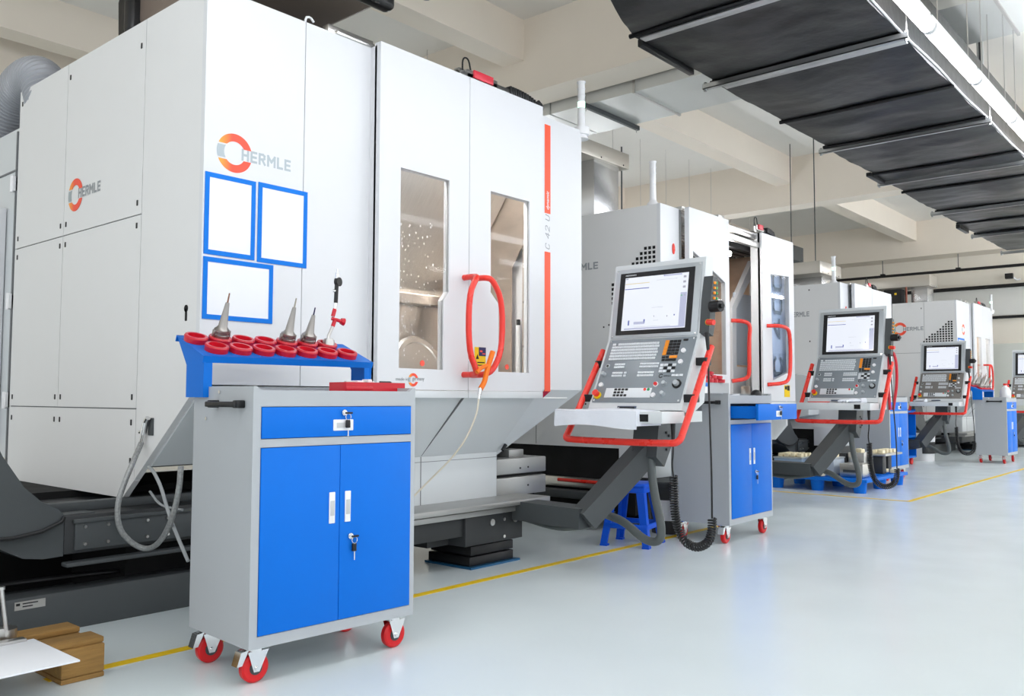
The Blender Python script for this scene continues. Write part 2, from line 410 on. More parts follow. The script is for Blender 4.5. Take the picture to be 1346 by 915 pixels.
def side_lower(root, lx1=.6):
    """dark casting, chip conveyor and base beam that show under the left side"""
    b = B().box(-.34, lx1, .475, 1.2, .32, .485, .006)
    c = part('base_casting', b, DKG2, root)
    part('cover_plate', B().box(-.30, lx1, .462, .476, .335, .465, .004).box(-.31, lx1, .452, .47, .452, .47, .003), DKG, c)
    g = B()
    for x in (-.26, -.16, .02, .12):
        for z in (.36, .435): g.cyl((x, .466, z), (x, .45, z), .007, seg=8)
    part('bolt', g, STEEL, c)
    part('ledge_bar', B().box(-.34, lx1, .44, .5, .27, .288, .004), DKG, c)
    part('top_rail', B().box(-.38, .5, .62, .68, .485, .525, .004).box(-.36, -.2, .5, .6, .484, .49, .002), DKG, c)
    # curved conveyor end, left of the machine
    arc = [(-1.1, 1.05), (-.72, 1.0), (-.605, .756), (-.52, .626), (-.45, .56), (-.385, .525), (-.36, .5), (-.37, .475), (-.45, .44), (-.56, .425), (-.7, .43), (-.9, .47), (-1.1, .55)]
    part('conveyor_guard', B().prism(arc, 1, .44, .52), DKG, c)
    part('edge_trim', B().tube([(-.36, .43, .49), (-.37, .43, .47), (-.45, .43, .437), (-.56, .43, .422), (-.7, .43, .427), (-.9, .43, .467), (-1.1, .43, .547)], .008), BLK, c)
    low = [(-.34, .485), (-.5, .47), (-1.1, .6), (-1.1, .42), (-.62, .40), (-.5, .345), (-.42, .315), (-.34, .315)]
    part('conveyor_housing', B().prism([(-.34, .48), (-.34, .315), (-.42, .313), (-.5, .325), (-.58, .37), (-.66, .41), (-.8, .44), (-1.1, .46), (-1.1, .6), (-.6, .56)], 1, .48, .95), DKG, c)
    bm_ = B().box(-1.25, lx1+1, .47, .6, .0, .165, .003).box(-1.25, lx1+1, .6, 1.9, .0, .05)
    k = part('base_beam', bm_, DKG, root)
    part('rating_label', B().box(-.53, -.41, .468, .4705, .118, .152), STEEL, k, 'silver rating label')
    part('label_text', B().box(-.525, -.51, .467, .469, .136, .146).box(-.5, -.44, .467, .469, .14, .145).box(-.5, -.46, .467, .469, .128, .133), BLK, k)
    part('cable', B().tube([(-1.2, .9, .17), (-.9, .7, .2), (-.6, .75, .18), (-.3, .62, .2), (.1, .7, .17)], .012, smooth=2), BLK, k)
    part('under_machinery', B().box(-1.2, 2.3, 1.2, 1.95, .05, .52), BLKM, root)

def make_large(label, full=True):
    """large machining centre with two sliding doors; local origin at the front left corner on the floor"""
    W, D, H = 2.77, 2.12, 2.82
    root = thing('machining_centre', label, 'machining centre')
    hs = B().prism([(.02, 1.06), (.02, H-.02), (D, H-.02), (D, .54), (.69, .54)], 0, .008, .04)
    hs.box(.008, W-.01, .03, D, H-.04, H-.01).box(.008, W-.01, D-.04, D, .54, H-.01)
    part('housing', hs, SLOT, root, smooth=False)
    def sp(poly): return part('side_panel', B().prism(poly, 0, 0, .03), SIDE, root, smooth=False)
    sp([(0, 1.06), (0, H), (.553, H), (.553, .614)])
    sp([(.559, 1.874), (.559, H), (1.44, H), (1.44, 1.874)]); sp([(1.446, 1.874), (1.446, H), (D, H), (D, 1.874)])
    sp([(.559, .948), (.559, 1.868), (1.44, 1.868), (1.44, .948)]); sp([(1.446, .948), (1.446, 1.868), (D, 1.868), (D, .948)])
    sp([(.559, .609), (.559, .942), (D, .942), (D, .522), (.668, .522)])
    fasteners(root, [(.6, 2.70), (.6, 1.93), (.6, 1.82), (.6, 1.0), (.6, .88), (.6, .7), (1.41, 2.74), (1.41, 1.93), (1.48, 1.93), (1.48, 1.82), (1.41, 1.82), (1.41, 1.0), (1.48, 1.0), (1.48, .88), (1.41, .88), (2.08, 2.74), (2.08, 1.93), (2.08, 1.82), (2.08, 1.0), (2.08, .88)])
    part('key_slot', B().cyl((-.002, .118, 1.39), (.004, .118, 1.39), .016).box(-.002, .004, .109, .127, 1.335, 1.39, .002), BLKM, root)
    # right side
    part('side_panel', B().prism([(0, 1.06), (0, H), (D, H), (D, 1.06)], 0, W-.03, W), SIDE, root, smooth=False)
    # front skin
    part('front_panel', B().box(-.0008, .517, -.001, .03, 1.055, H+.0006), WHITE, root)
    part('front_panel', B().box(.521, .925, -.001, .03, 1.055, H+.0006), WHITE, root)
    part('front_panel', B().box(2.2, W+.0008, -.001, .03, 1.055, H+.0006), WHITE, root)
    part('door_head', B().box(.66, .95, .01, .06, H-.005, H+.045, .003).box(.7, .94, -.012, .012, H-.0, H+.02, .002), STEEL, root)
    # doors
    w1 = [(1.07, 2.205), (1.43, 2.205), (1.43, 1.583), (1.39, 1.533), (1.39, 1.154), (1.07, 1.154)]
    w2 = [(1.77, 2.208), (2.125, 2.208), (2.125, 1.154), (1.843, 1.154), (1.843, 1.55), (1.773, 1.615)]
    for x0, x1, w in ((.925, 1.588, w1), (1.592, 2.255, w2)):
        d = part('sliding_door', B().prism([(x0, 1.043), (x1, 1.043), (x1, H+.015), (x0, H+.015)], 1, -.08, -.035, [w]).box(x0, x0+.02, -.05, .0, 1.05, H).box(x1-.02, x1, -.05, 0., 1.05, H), WHITE, root, smooth=False)
        part('door_lip', B().box(x0, x1, -.083, -.02, 1.0, 1.04, .002), WHITE2, d)
        part('window', B().prism(w, 1, -.068, -.062), GLASSM, d, smooth=False)
    dl = [c for c in kids(root) if c.name.startswith('sliding_door')]
    tbar(dl[0], [(1.55, -.08, 1.675), (1.55, -.18, 1.675), (1.52, -.2, 1.655), (1.465, -.2, 1.56), (1.465, -.2, 1.26), (1.53, -.2, 1.15), (1.55, -.17, 1.13), (1.55, -.08, 1.13)])
    tbar(dl[1], [(1.62, -.08, 1.675), (1.62, -.18, 1.675), (1.66, -.2, 1.665), (1.74, -.2, 1.55), (1.74, -.2, 1.28), (1.67, -.2, 1.16), (1.63, -.17, 1.13), (1.62, -.08, 1.13)])
    # slanted lower front
    h1 = B().quadhex([(0.03, 0, 1.05), (1.2, 0, 1.05), (1.2, .45, .68), (0.03, .45, .68), (.03, 1.2, 1.05), (1.2, 1.2, 1.05), (1.2, 1.2, .68), (.03, 1.2, .68)])
    h1.quadhex([(1.2, -.045, 1.02), (2.24, -.045, 1.02), (2.19, .24, .66), (1.2, .24, .66), (1.2, 1.2, 1.02), (2.24, 1.2, 1.02), (2.19, 1.2, .66), (1.2, 1.2, .66)])
    h1.quadhex([(2.24, .0, 1.055), (W, 0, 1.055), (2.215, .26, .64), (2.185, .24, .66), (2.24, 1.2, 1.055), (W, 1.2, 1.055), (2.215, 1.2, .64), (2.185, 1.2, .66)])
    hp = part('lower_front', h1, WHITE2, root, smooth=False)
    part('apron', B().box(1.2, 2.19, .24, .9, .352, .66, .002), WHITE2, root)
    part('seam', B().quadhex([(1.588, -.047, 1.0), (1.593, -.047, 1.0), (1.535, .236, .665), (1.53, .236, .665), (1.588, -.03, 1.0), (1.593, -.03, 1.0), (1.535, .25, .66), (1.53, .25, .66)]).box(1.53, 1.535, .238, .25, .352, .66).box(1.2, 2.19, .2385, .25, .628, .631), SLOT, hp)
    part('rubber_stop', B().cyl((2.2, .2, .672), (2.23, .2, .705), .012), BLK, hp)
    # stainless slide blocks and ledge
    part('slide_cover', B().box(2.19, 2.69, .24, .8, .51, .61, .006).box(2.19, 2.69, .24, .8, .372, .49, .006).box(2.2, 2.68, .27, .8, .48, .52).box(2.19, 2.30, .4, .8, .6, .7, .003).box(2.4, 2.55, .32, .5, .61, .66, .003), LEDGE, root)
    part('slot', B().box(2.2, 2.68, .262, .3, .492, .508).box(2.22, 2.5, .41, .44, .62, .68), BLKM, root)
    g = B()
    for x, z in ((2.42, .545), (2.5, .43), (2.5, .548)): g.cyl((x, .242, z), (x, .236, z), .006, seg=10)
    part('bolt', g, BLK, root)
    part('chip_ledge', B().box(.5, 2.42, -.01, .3, .352, .383, .003).box(.5, 2.3, .03, .3, .312, .342, .002).cyl((.9, .028, .327), (.9, .032, .327), .006), LEDGE, root)
    base = B().box(.5, 2.2, .08, .6, .2, .312, .004).box(1.72, 2.23, .06, .6, .14, .31, .004).box(1.55, 1.75, .2, .6, .14, .21)
    bs = part('machine_base', base, DKG2, root)
    g = B()
    for x in (1.95, 2.16): g.cyl((x, .062, .26), (x, .054, .26), .02)
    g.cyl((2.06, .062, .268), (2.06, .056, .268), .01).cyl((2.06, .062, .165), (2.06, .056, .165), .01)
    part('bolt', g, STEEL, bs)
    part('foot', B().box(1.8, 2.19, .1, .45, .012, .065, .004).box(1.82, 2.2, .11, .45, .07, .125, .004), BLK, root)
    part('foot_plate', B().box(1.78, 2.22, .07, .46, .0, .012), mat('plate_blue', (30, 90, 130), .4, .3), root)
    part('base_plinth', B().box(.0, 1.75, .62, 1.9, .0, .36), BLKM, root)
    side_lower(root)
    # chamber behind the doors
    ch = B()
    ch.box(.96, 2.62, 1.0, 1.02, .9, 2.7).box(.95, .97, .04, 1.0, .9, 2.7).box(.95, 2.65, .04, 1.02, 2.68, 2.7)
    ch.box(.95, 2.65, 0.03, 1.02, 1.0, 1.03)
    part('chamber_liner', ch, STEELW, root, smooth=False)
    part('chamber_wall', B().prism([(.04, 1.03), (1.0, 1.03), (1.0, 2.68), (.04, 2.68)], 0, 2.55, 2.56, [[(.335, 1.06), (.335, 2.04), (.435, 1.9), (.435, 1.06)]]), TANS, root, smooth=False)
    part('chamber_sheet', B().prism([(.3, 2.66), (.98, 1.72), (.98, 1.70), (.28, 2.66)], 0, 1.0, 2.54).box(1.0, 2.54, .93, .99, 1.64, 1.72, .01), STEELW, root, smooth=False)
    part('chamber_strut', B().prism([(2.30, 1.04), (2.30, 1.55), (2.42, 1.85), (2.46, 1.85), (2.46, 1.04)], 1, .8, .84), TANS, root, smooth=False)
    tb = B().lathe([(.0, 0), (.2, 0), (.215, .015), (.215, .1), (.2, .115), (.17, .115), (.165, .105), (.0, .105)], Matrix.Translation((1.93, .78, 1.17)) @ Matrix.Rotation(math.radians(75), 4, 'X') @ Matrix.Translation((0, 0, 0)), seg=48)
    part('machine_table', tb, STEEL, root)
    part('inner_panel', B().box(2.62, 2.64, .2, .7, 1.04, 2.2), WHITEP, root, smooth=False)
    g = B()
    for z in (1.2, 1.42, 1.55, 1.72, 1.86): g.cyl((2.62, .5, z), (2.612, .5, z), .008, seg=8)
    for z in (1.35, 1.65, 2.07): g.cyl((2.549, .315, z), (2.542, .315, z), .009, seg=8)
    part('bolt', g, BLK, root)
    part('actuator', B().cyl((2.59, .405, 1.1), (2.59, .405, 1.5), .018).cyl((2.59, .405, 1.06), (2.59, .405, 1.1), .026), WHITEP, root)
    part('actuator_cap', B().cyl((2.59, .405, 1.5), (2.59, .405, 1.54), .013), BLK, root)
    part('chamber_lamp', B().box(1.0, 2.4, .2, .26, 2.6, 2.64, .004), TUBEW, root)
    # coolant splashes on the left window
    sp_ = B()
    rs = random.Random(3)
    for _ in range(130):
        a = rs.random()**1.8; x = 1.085+a*.28; z = 1.2+rs.random()*.75; s_ = .001+rs.random()*.0035
        sp_.m.from_mesh(DOT(x, -.0695, z, s_, s_*(1+rs.random())))
    part('coolant_splashes', sp_, WHITEP, dl[0], kind='stuff')
    rb = mat('sticker_red', (238, 88, 70), .4)
    part('round_sticker', B().cyl((1.245, -.0682, 1.185), (1.245, -.0715, 1.185), .016), rb, dl[0], 'small red round sticker')
    part('round_sticker', B().cyl((1.93, -.0682, 1.185), (1.93, -.0715, 1.185), .016), rb, dl[1], 'small red round sticker')
    # roof fittings
    door_drive(root, 1.68, .04, H+.07)
    part('drive_bracket', B().box(1.62, 2.3, .03, .06, H-.01, H+.1, .002), STEEL, root)
    lamp_tower(root, 2.80, .02, H+.0, disc=True)
    part('roof_hook', B().tube([(.55, .05, H-.01), (.55, .05, H+.05), (.58, .05, H+.06), (.6, .05, H+.04)], .006, smooth=1), WHITEP, root)
    if full:
        b = B()
        for a, e in ((1.045, 1.94), (2.19, 2.77)): b.box(2.372, 2.43, -.003, .002, a, e)
        part('stripe', b, ORG, root, 'orange red vertical stripe')
        part('stripe_end', B().quadhex([(2.372, -.003, 1.045), (2.43, -.003, 1.045), (2.39, .03, 1.0), (2.33, .02, 1.0), (2.372, .01, 1.045), (2.43, .01, 1.045), (2.39, .04, 1.0), (2.33, .03, 1.0)]), mat('stripe_crimson', (190, 20, 60), .4), root)
        strokes('lettering', 'C 42 U', (2.424, -.0012, 1.955), (0, 0, 1), (-1, 0, 0), .22, .046, TXTG, root, .14, .2, label='grey slanted model lettering')
        text('lettering', 'dynamic', (2.42, -.004, 2.215), (0, 0, 1), (-1, 0, 0), .12, .036, WHITEP, root, shear=.3, off=.01, label='white slanted lettering on the stripe')
        logo((.148, -.001, 2.093), (1, 0, 0), (0, 0, 1), .088, root)
        wordmark(root, (.183, -.001, 2.066), (1, 0, 0), (0, 0, 1), .262, .058, LOGOG)
        logo((-.001, 1.30, 2.075), (0, -1, 0), (0, 0, 1), .088, root)
        wordmark(root, (-.001, 1.265, 2.05), (0, -1, 0), (0, 0, 1), .262, .058, TXTG)
        text('lettering', 'made in', (1.05, -.081, 1.09), (1, 0, 0), (0, 0, 1), .085, .016, TXTG, dl[0])
        text('lettering', 'germany', (1.165, -.081, 1.086), (1, 0, 0), (0, 0, 1), .085, .02, TXTG, dl[0])
        logo((1.17, -.081, 1.095), (1, 0, 0), (0, 0, 1), .035, dl[0])
        # warning label under the handle
        w = part('warning_label', B().box(1.64, 1.73, -.083, -.079, 1.17, 1.29), YEL, dl[1], 'yellow and dark blue warning label')
        part('label_head', B().box(1.672, 1.73, -.0845, -.083, 1.24, 1.29), mat('label_navy', (44, 44, 92), .4), w)
        part('label_text', B().box(1.68, 1.70, -.0852, -.0845, 1.262, 1.272).box(1.70, 1.724, -.0852, -.0845, 1.25, 1.256), rb, w)
        part('label_text', B().box(1.66, 1.72, -.0845, -.083, 1.2, 1.206).box(1.66, 1.71, -.0845, -.083, 1.185, 1.19).prism([(1.648, 1.222), (1.672, 1.222), (1.66, 1.25)], 1, -.0845, -.083), BLK, w)
        # rear cabinet with hinged door and flexible exhaust hose
        part('rear_cabinet', B().prism([(D+.03, .64), (D+.03, 2.62), (D+1.6, 2.62), (D+1.6, .64)], 0, .02, 1.2), WHITE2, root, smooth=False)
        part('cabinet_seam', B().box(.014, .022, D+.06, D+1.6, 2.36, 2.37).box(.012, .022, D+.06, D+.075, .6, 2.6), SLOT, root)
        for z in (.98, 1.57, 2.28):
            part('hinge', B().cyl((.0, D+.085, z-.05), (.0, D+.085, z+.05), .012, seg=10).box(-.004, .022, D+.06, D+.11, z-.045, z+.045, .002), WHITEP, root)
        part('cabinet_door', B().box(-.06, .015, D+.2, D+1.2, .74, 2.15, .004), WHITE, root)
        pth = []
        for k in range(25):
            a = PI*.08+PI*1.0*k/24; pth.append((.16, D+.10+.34+.34*math.cos(PI-a)*1.0, 2.62+.38*math.sin(a)))
        hb = B(); P = [Vector((.12, D-.12, 2.75)), Vector((.12, D-.02, 2.93)), Vector((.12, D+.18, 2.99)), Vector((.12, D+.45, 2.93)), Vector((.12, D+.7, 2.7)), Vector((.12, D+.85, 2.4))]
        for _ in range(4):
            Q = [P[0]]
            for a_, b_ in zip(P, P[1:]): Q += [a_.lerp(b_, .25), a_.lerp(b_, .75)]
            P = Q+[P[-1]]
        hb.tube(P, None or (lambda t: .135+.008*math.sin(t*2*PI*34)), seg=24) if False else None
        # resample for even corrugation
        L = [0.]
        for a_, b_ in zip(P, P[1:]): L.append(L[-1]+(b_-a_).length)
        N = 170; pts = []; j = 0
        for i in range(N+1):
            d = L[-1]*i/N
            while j < len(L)-2 and L[j+1] < d: j += 1
            pts.append(P[j].lerp(P[j+1], (d-L[j])/max(1e-6, L[j+1]-L[j])))
        hb.tube(pts, .13, seg=24, prof=[.128+.007*(1 if (i//2) % 2 else -1) for i in range(N+1)])
        part('exhaust_hose', hb, mat('hose_grey', (168, 170, 176), .35, .1), root, 'corrugated grey exhaust hose')
        # braided coolant hose hanging on the side
        mb = part('hose_bracket', B().box(-.006, .0, .38, .425, .825, .905, .002), DKG, root)
        part('valve', B().cyl((-.02, .42, .885), (-.02, .40, .905), .012).cyl((-.02, .44, .83), (-.02, .42, .885), .015, .013).cyl((-.02, .445, .845), (-.02, .475, .838), .007).cyl((-.02, .455, .79), (-.02, .44, .83), .011), CHROME, mb)
        H1 = [(-.02, .455, .79), (-.075, .41, .715), (-.124, .39, .622), (-.155, .39, .525), (-.145, .39, .42), (-.09, .38, .35), (-.03, .36, .315), (-.02, .26, .355), (-.02, .16, .46), (-.01, .12, .6), (.0, .13, .7)]
        part('coolant_hose', B().tube(H1, .0125, seg=10, smooth=2), mat('hose_braid', (150, 152, 152), .35, .3, noise=.55, nscale=90), mb, 'braided coolant hose hanging in a loop')
        part('drain_hose', B().tube([(.0, .42, .68), (.0, .38, .67), (.0, .3, .6), (-.0, .25, .52), (.0, .18, .43), (.0, .05, .3)], .008, smooth=2), CLEAR, mb)
        part('drain_hose', B().tube([(.05, .5, .56), (.05, .4, .5), (.05, .2, .5)], .006, smooth=2), CLEAR, mb)
    return root

def DOT(x, y, z, a, b_):
    k = DOTS.get(0)
    me = bpy.data.meshes.new('d'); n = 5
    me.from_pydata([(x+a*math.cos(2*PI*i/n), y, z+b_*math.sin(2*PI*i/n)) for i in range(n)], [], [tuple(range(n))]); return me
DOTS = {}
TUBEW = mat('chamber_lamp_tube', (255, 255, 255), .5, emit=(255, 252, 246), estr=42.)

m1 = make_large('large white machining centre nearest the camera, closed doors with red handles and orange stripe'); m1.location = (1.95, 3.46, 0)
m4 = make_large('white machining centre with black grille and small blue frames behind the third console', full=False); m4.location = (17.25, 4.2, 0)
# its emblem, grille and blue magnetic frames
logo((-.001, .99, 2.33), (0, -1, 0), (0, 0, 1), .125, m4)
wordmark(m4, (-.001, .93, 2.29), (0, -1, 0), (0, 0, 1), .36, .075)
def grille(root, y0, zt, dy, dz, nx, nz, sq, start, slope):
    b = B()
    for i in range(nx):
        for j in range(nz):
            z = zt-j*dz
            if z <= zt-max(0, (i-start))*slope+1e-6:
                y = y0+i*dy; b.box(-.003, .004, y, y+sq, z-sq, z)
    part('vent_grille', b, BLKM, root, 'square punched black vent openings', smooth=False)
grille(m4, .07, 2.44, .048, .044, 12, 10, .03, 1, .036)
for x0, x1, z0, z1 in ((.05, .5, 1.8, 2.13), (.05, .5, 1.4, 1.73)):
    b = ring(x0, x1, z0, z1, .03, -.004, -.001)
    part('paper_frame', b, BLUET, m4, 'blue magnetic frame')
logo((.45, -.001, 2.3), (1, 0, 0), (0, 0, 1), .1, m4)

# blue framed sheets on the nearest machine
for i, (x0, x1, z0, z1, lab) in enumerate(((1.957, 2.208, 1.622, 1.984, 'blue framed blank sheet on the big machine, upper left one next to the corner'),
                         (2.222, 2.492, 1.618, 1.987, 'blue framed blank sheet on the big machine, upper right one right of another'),
                         (1.957, 2.308, 1.339, 1.611, 'blue framed blank sheet on the big machine, wide lower one under the other two'))):
    t = thing('document_frame', lab, 'document frame', ((x0+x1)/2, 3.458, z0), 0, 'blue document frames on the large machine')
    OFF = t.location.copy(); w = .021
    part('frame', ring(x0, x1, z0, z1, w, 3.4545, 3.4588), BLUET, t, smooth=False)
    part('sheet', B().box(x0+w*.5, x1-w*.5, 3.457, 3.4586, z0+w*.5, z1-w*.5), PAPER, t)
    OFF = Vector((0, 0, 0))

# ---- smaller machines
def make_mid(label, W=2.3, H=2.5, opened=True, mirror_grille=True):
    D = 2.2
    root = thing('machining_centre', label, 'machining centre')
    sp = [(0, .75), (0, H), (D, H), (D, .61), (.12, .61)]
    part('side_panel', B().prism(sp, 0, 0, .03), SIDE, root, smooth=False)
    part('side_panel', B().prism(sp, 0, W-.03, W), SIDE, root, smooth=False)
    part('housing', B().box(.03, W-.03, .03, D, H-.04, H).box(.03, W-.03, D-.03, D, .6, H), WHITE2, root, smooth=False)
    part('front_panel', B().box(-.0008, .28, -.001, .03, .76, H+.0006), WHITE, root)
    part('corner_seam', B().box(.28, .30, -.01, .03, .9, H-.005).box(-.001, .002, 1.22, 1.226, .62, H), SLOT, root)
    part('side_latch', B().sph((.19, -.004, 2.17), .02, 1, .5, 2.2), REDH, root)
    lamp_tower(root, .06, .1, H, lit=0 if opened else .3)
    d1 = part('sliding_door', B().prism([(.30, .98), (.97, .98), (.97, H+.01), (.30, H+.01)], 1, -.08, -.04, [[(.36, 2.17), (.9, 1.97), (.9, 1.2), (.36, 1.2)]]), WHITE, root, smooth=False)
    part('window', B().prism([(.36, 2.17), (.9, 1.97), (.9, 1.2), (.36, 1.2)], 1, -.065, -.06), GLASSM, d1, smooth=False)
    tbar(d1, [(1.0 if opened else .93, -.08, 1.66), (1.08 if opened else .95, -.17, 1.655), (1.13 if opened else .9, -.19, 1.62), (1.08 if opened else .88, -.2, 1.5), (1.08 if opened else .88, -.2, 1.25), (1.1 if opened else .9, -.18, 1.17), (1.0 if opened else .93, -.08, 1.15)])
    a, e = (1.61, W) if opened else (.975, 1.78)
    win = [(a+.18, 2.14), (a+.58, 2.16), (a+.58, 1.26), (a+.2, 1.17)] if opened else [(a+.15, 2.12), (a+.6, 2.12), (a+.6, 1.2), (a+.15, 1.2)]
    d2 = part('sliding_door', B().prism([(a, .98), (e, .98), (e, H), (a, H)], 1, -.08, -.04, [win]).box(a, a+.03, -.06, .03, .98, H), WHITE, root, smooth=False)
    part('window', B().prism(win, 1, -.065, -.06), GLASSM, d2, smooth=False)
    part('door_lip', B().box(a, e, -.085, -.04, .93, .975, .002), WHITE2, d2)
    if opened:
        tbar(d2, [(1.69, -.08, 1.66), (1.75, -.18, 1.66), (1.88, -.2, 1.645), (1.92, -.2, 1.56), (1.92, -.2, 1.3), (1.88, -.2, 1.17), (1.78, -.18, 1.14), (1.69, -.08, 1.13)])
        w = part('warning_label', B().box(2.05, 2.17, -.083, -.08, 1.02, 1.13), YEL, d2, 'yellow warning label')
        part('label_text', B().box(2.06, 2.1, -.085, -.083, 1.09, 1.12).box(2.11, 2.16, -.085, -.083, 1.08, 1.125), BLK, w)
        part('front_panel', B().box(W-.42, W-.02, -.0, .02, .9, H-.03), mat('window_strip', (170, 190, 222), .4), root)
        strokes('lettering', 'C 400', (W-.12, -.012, 1.22), (0, 0, 1), (-1, 0, 0), .98, .2, TXTB, root, .15, 0, label='large slate lettering seen through the door window')
    else:
        part('front_panel', B().box(a+.8, W, 0, .03, .9, H, .002), WHITE, root)
        part('front_panel', B().box(.3, a+.8, .1, .12, .9, H), WHITE2, root)
    part('door_rail', B().box(.97, a, -.03, .02, H-.06, H-.02, .002).box(.97, a, -.06, -.02, H-.14, H-.09, .002).box(.3, e, 0, .03, H-.02, H+.01, .002), STEEL, root)
    door_drive(root, 1.66 if opened else 1.0, .0, H+.04, .55)
    part('head_bracket', B().box(.28, .36, -.03, .05, H-.01, H+.02, .002).box(.85, .95, -.05, .03, H, H+.045, .003), STEEL, root)
    if opened:   # the open chamber
        part('chamber_liner', B().box(.34, .36, .04, 1.2, .95, H-.2).box(.36, W-.05, 1.2, 1.22, .95, H-.1).box(W-.06, W-.04, .03, 1.2, .95, H-.1), TANS, root, smooth=False)
        part('chamber_lamp', B().box(.6, 1.3, .06, .11, H-.24, H-.2, .004), TUBEW, root)
        rf = B()
        for k in range(12): rf.box(.36, W-.4, .05+k*.09, .11+k*.09, H-.16, H-.12)
        part('roof_bellows', rf.box(.36, W-.4, .04, 1.2, H-.12, H-.1), BLK, root)
        part('chamber_wall', B().prism([(1.68, .97), (1.68, 1.85), (2.12, 2.34), (2.2, 2.34), (2.2, .97)], 1, .25, .3, [[(1.76, 1.3), (1.76, 1.84), (2.14, 2.22), (2.14, 1.3)]]), WHITE, root, smooth=False)
        part('chamber_wall', B().box(1.77, 2.14, .28, .29, 1.32, 2.0), mat('pane_pale', (200, 208, 216), .2), root, 'pale inner pane')
        part('machine_table', B().cyl((1.3, .6, .95), (1.3, .6, 1.15), .28, seg=32).box(1.72, 1.9, .1, .2, .98, 1.12, .01).cyl((1.8, .15, 1.12), (1.8, .15, 1.22), .03), STEEL, root)
        part('chamber_floor', B().box(.3, W, .0, 1.2, .93, .97), STEEL, root)
    part('lower_front', B().quadhex([(.031, 0, .98), (W-.031, 0, .98), (W-.1, .28, .66), (.031, .28, .66), (.031, 1.1, .98), (W-.031, 1.1, .98), (W-.1, 1.1, .66), (.031, 1.1, .66)]), WHITE2, root, smooth=False)
    part('apron', B().box(.35, W-.3, .28, .7, .36, .66, .002), WHITE2, root)
    part('apron', B().box(-.04, .06, .1, .36, .4, .64, .002), WHITE, root)
    part('machine_base', B().box(.2, W-.1, .25, D, .08, .36, .01), DKG2, root)
    part('foot', B().box(.3, .7, .3, .7, 0, .08).box(W-.6, W-.2, .3, .7, 0, .08), BLK, root)
    # black sheet standing for the shade in the side recess, chip tray before it
    part('recess_shade', B().box(.02, .06, .25, D, .1, .61), BLKM, root, smooth=False)
    t = part('chip_tray', B().box(-.02, .1, .5, 1.12, .28, .36, .006), STEEL, root)
    part('tray_handle', B().cyl((-.035, .56, .335), (-.035, .96, .335), .014), REDH, t)
    part('tray_front', B().box(-.12, .0, .35, 1.15, .2, .262, .01).box(-.3, -.1, .35, 1.15, .12, .135, .005), DKG, t)
    return root
m2 = make_mid('white machining centre second in the row, one door slid open showing its brown chamber'); m2.location = (5.74, 3.46, 0)
wordmark(m2, (-.001, .93, 2.045), (0, -1, 0), (0, 0, 1), .35, .062)
logo((-.001, .98, 2.08), (0, -1, 0), (0, 0, 1), .1, m2)
grille(m2, .045, 2.175, .038, .037, 11, 12, .023, 2, .032)
b = B()
for y, z in ((.47, 1.58), (.52, 1.565), (.7, .95)): b.box(-.003, .002, y, y+.012, z, z+.012)
part('panel_lock', b, BLK, m2)
m3 = make_mid('white closed machining centre third in the row, behind the blue plastic pallet', W=2.07, H=2.51, opened=False); m3.location = (11.22, 4.1, 0)
logo((-.001, .74, 2.13), (0, -1, 0), (0, 0, 1), .11, m3)
wordmark(m3, (-.001, .68, 2.09), (0, -1, 0), (0, 0, 1), .27, .07)
b = B()
for y, z in ((.4, 2.43), (.4, 1.75), (.55, 1.18), (.47, 1.18), (.62, 1.05)): b.box(-.003, .002, y, y+.014, z, z+.02)
part('panel_lock', b, BLK, m3)
part('side_box', B().prism([(.3, .8), (.3, 1.3), (.75, 1.36), (.75, .7)], 0, -.35, 0), WHITE2, m3, smooth=False)
side_lower(m3)
# far machine at the end of the hall, only its side shows
m5 = thing('machining_centre', 'last machining centre at the right picture edge, only its pale side showing', 'machining centre', (0, 0, 0))
part('side_panel', B().box(0, .03, 0, 2.4, .75, 2.2), mat('far_side_grey', (206, 208, 200), .3, noise=.02), m5, smooth=False)
part('housing', B().box(.03, 1.6, .0, 2.4, .72, 2.19), WHITE2, m5, smooth=False)
part('machine_base', B().box(.02, 1.6, .12, 2.4, .06, .72, .01), DKG, m5)
part('foot', B().box(.2, .5, .3, .6, 0, .06).box(.2, .5, 1.8, 2.1, 0, .06), BLK, m5)
m5.location = (20.9, 3.75, 0)

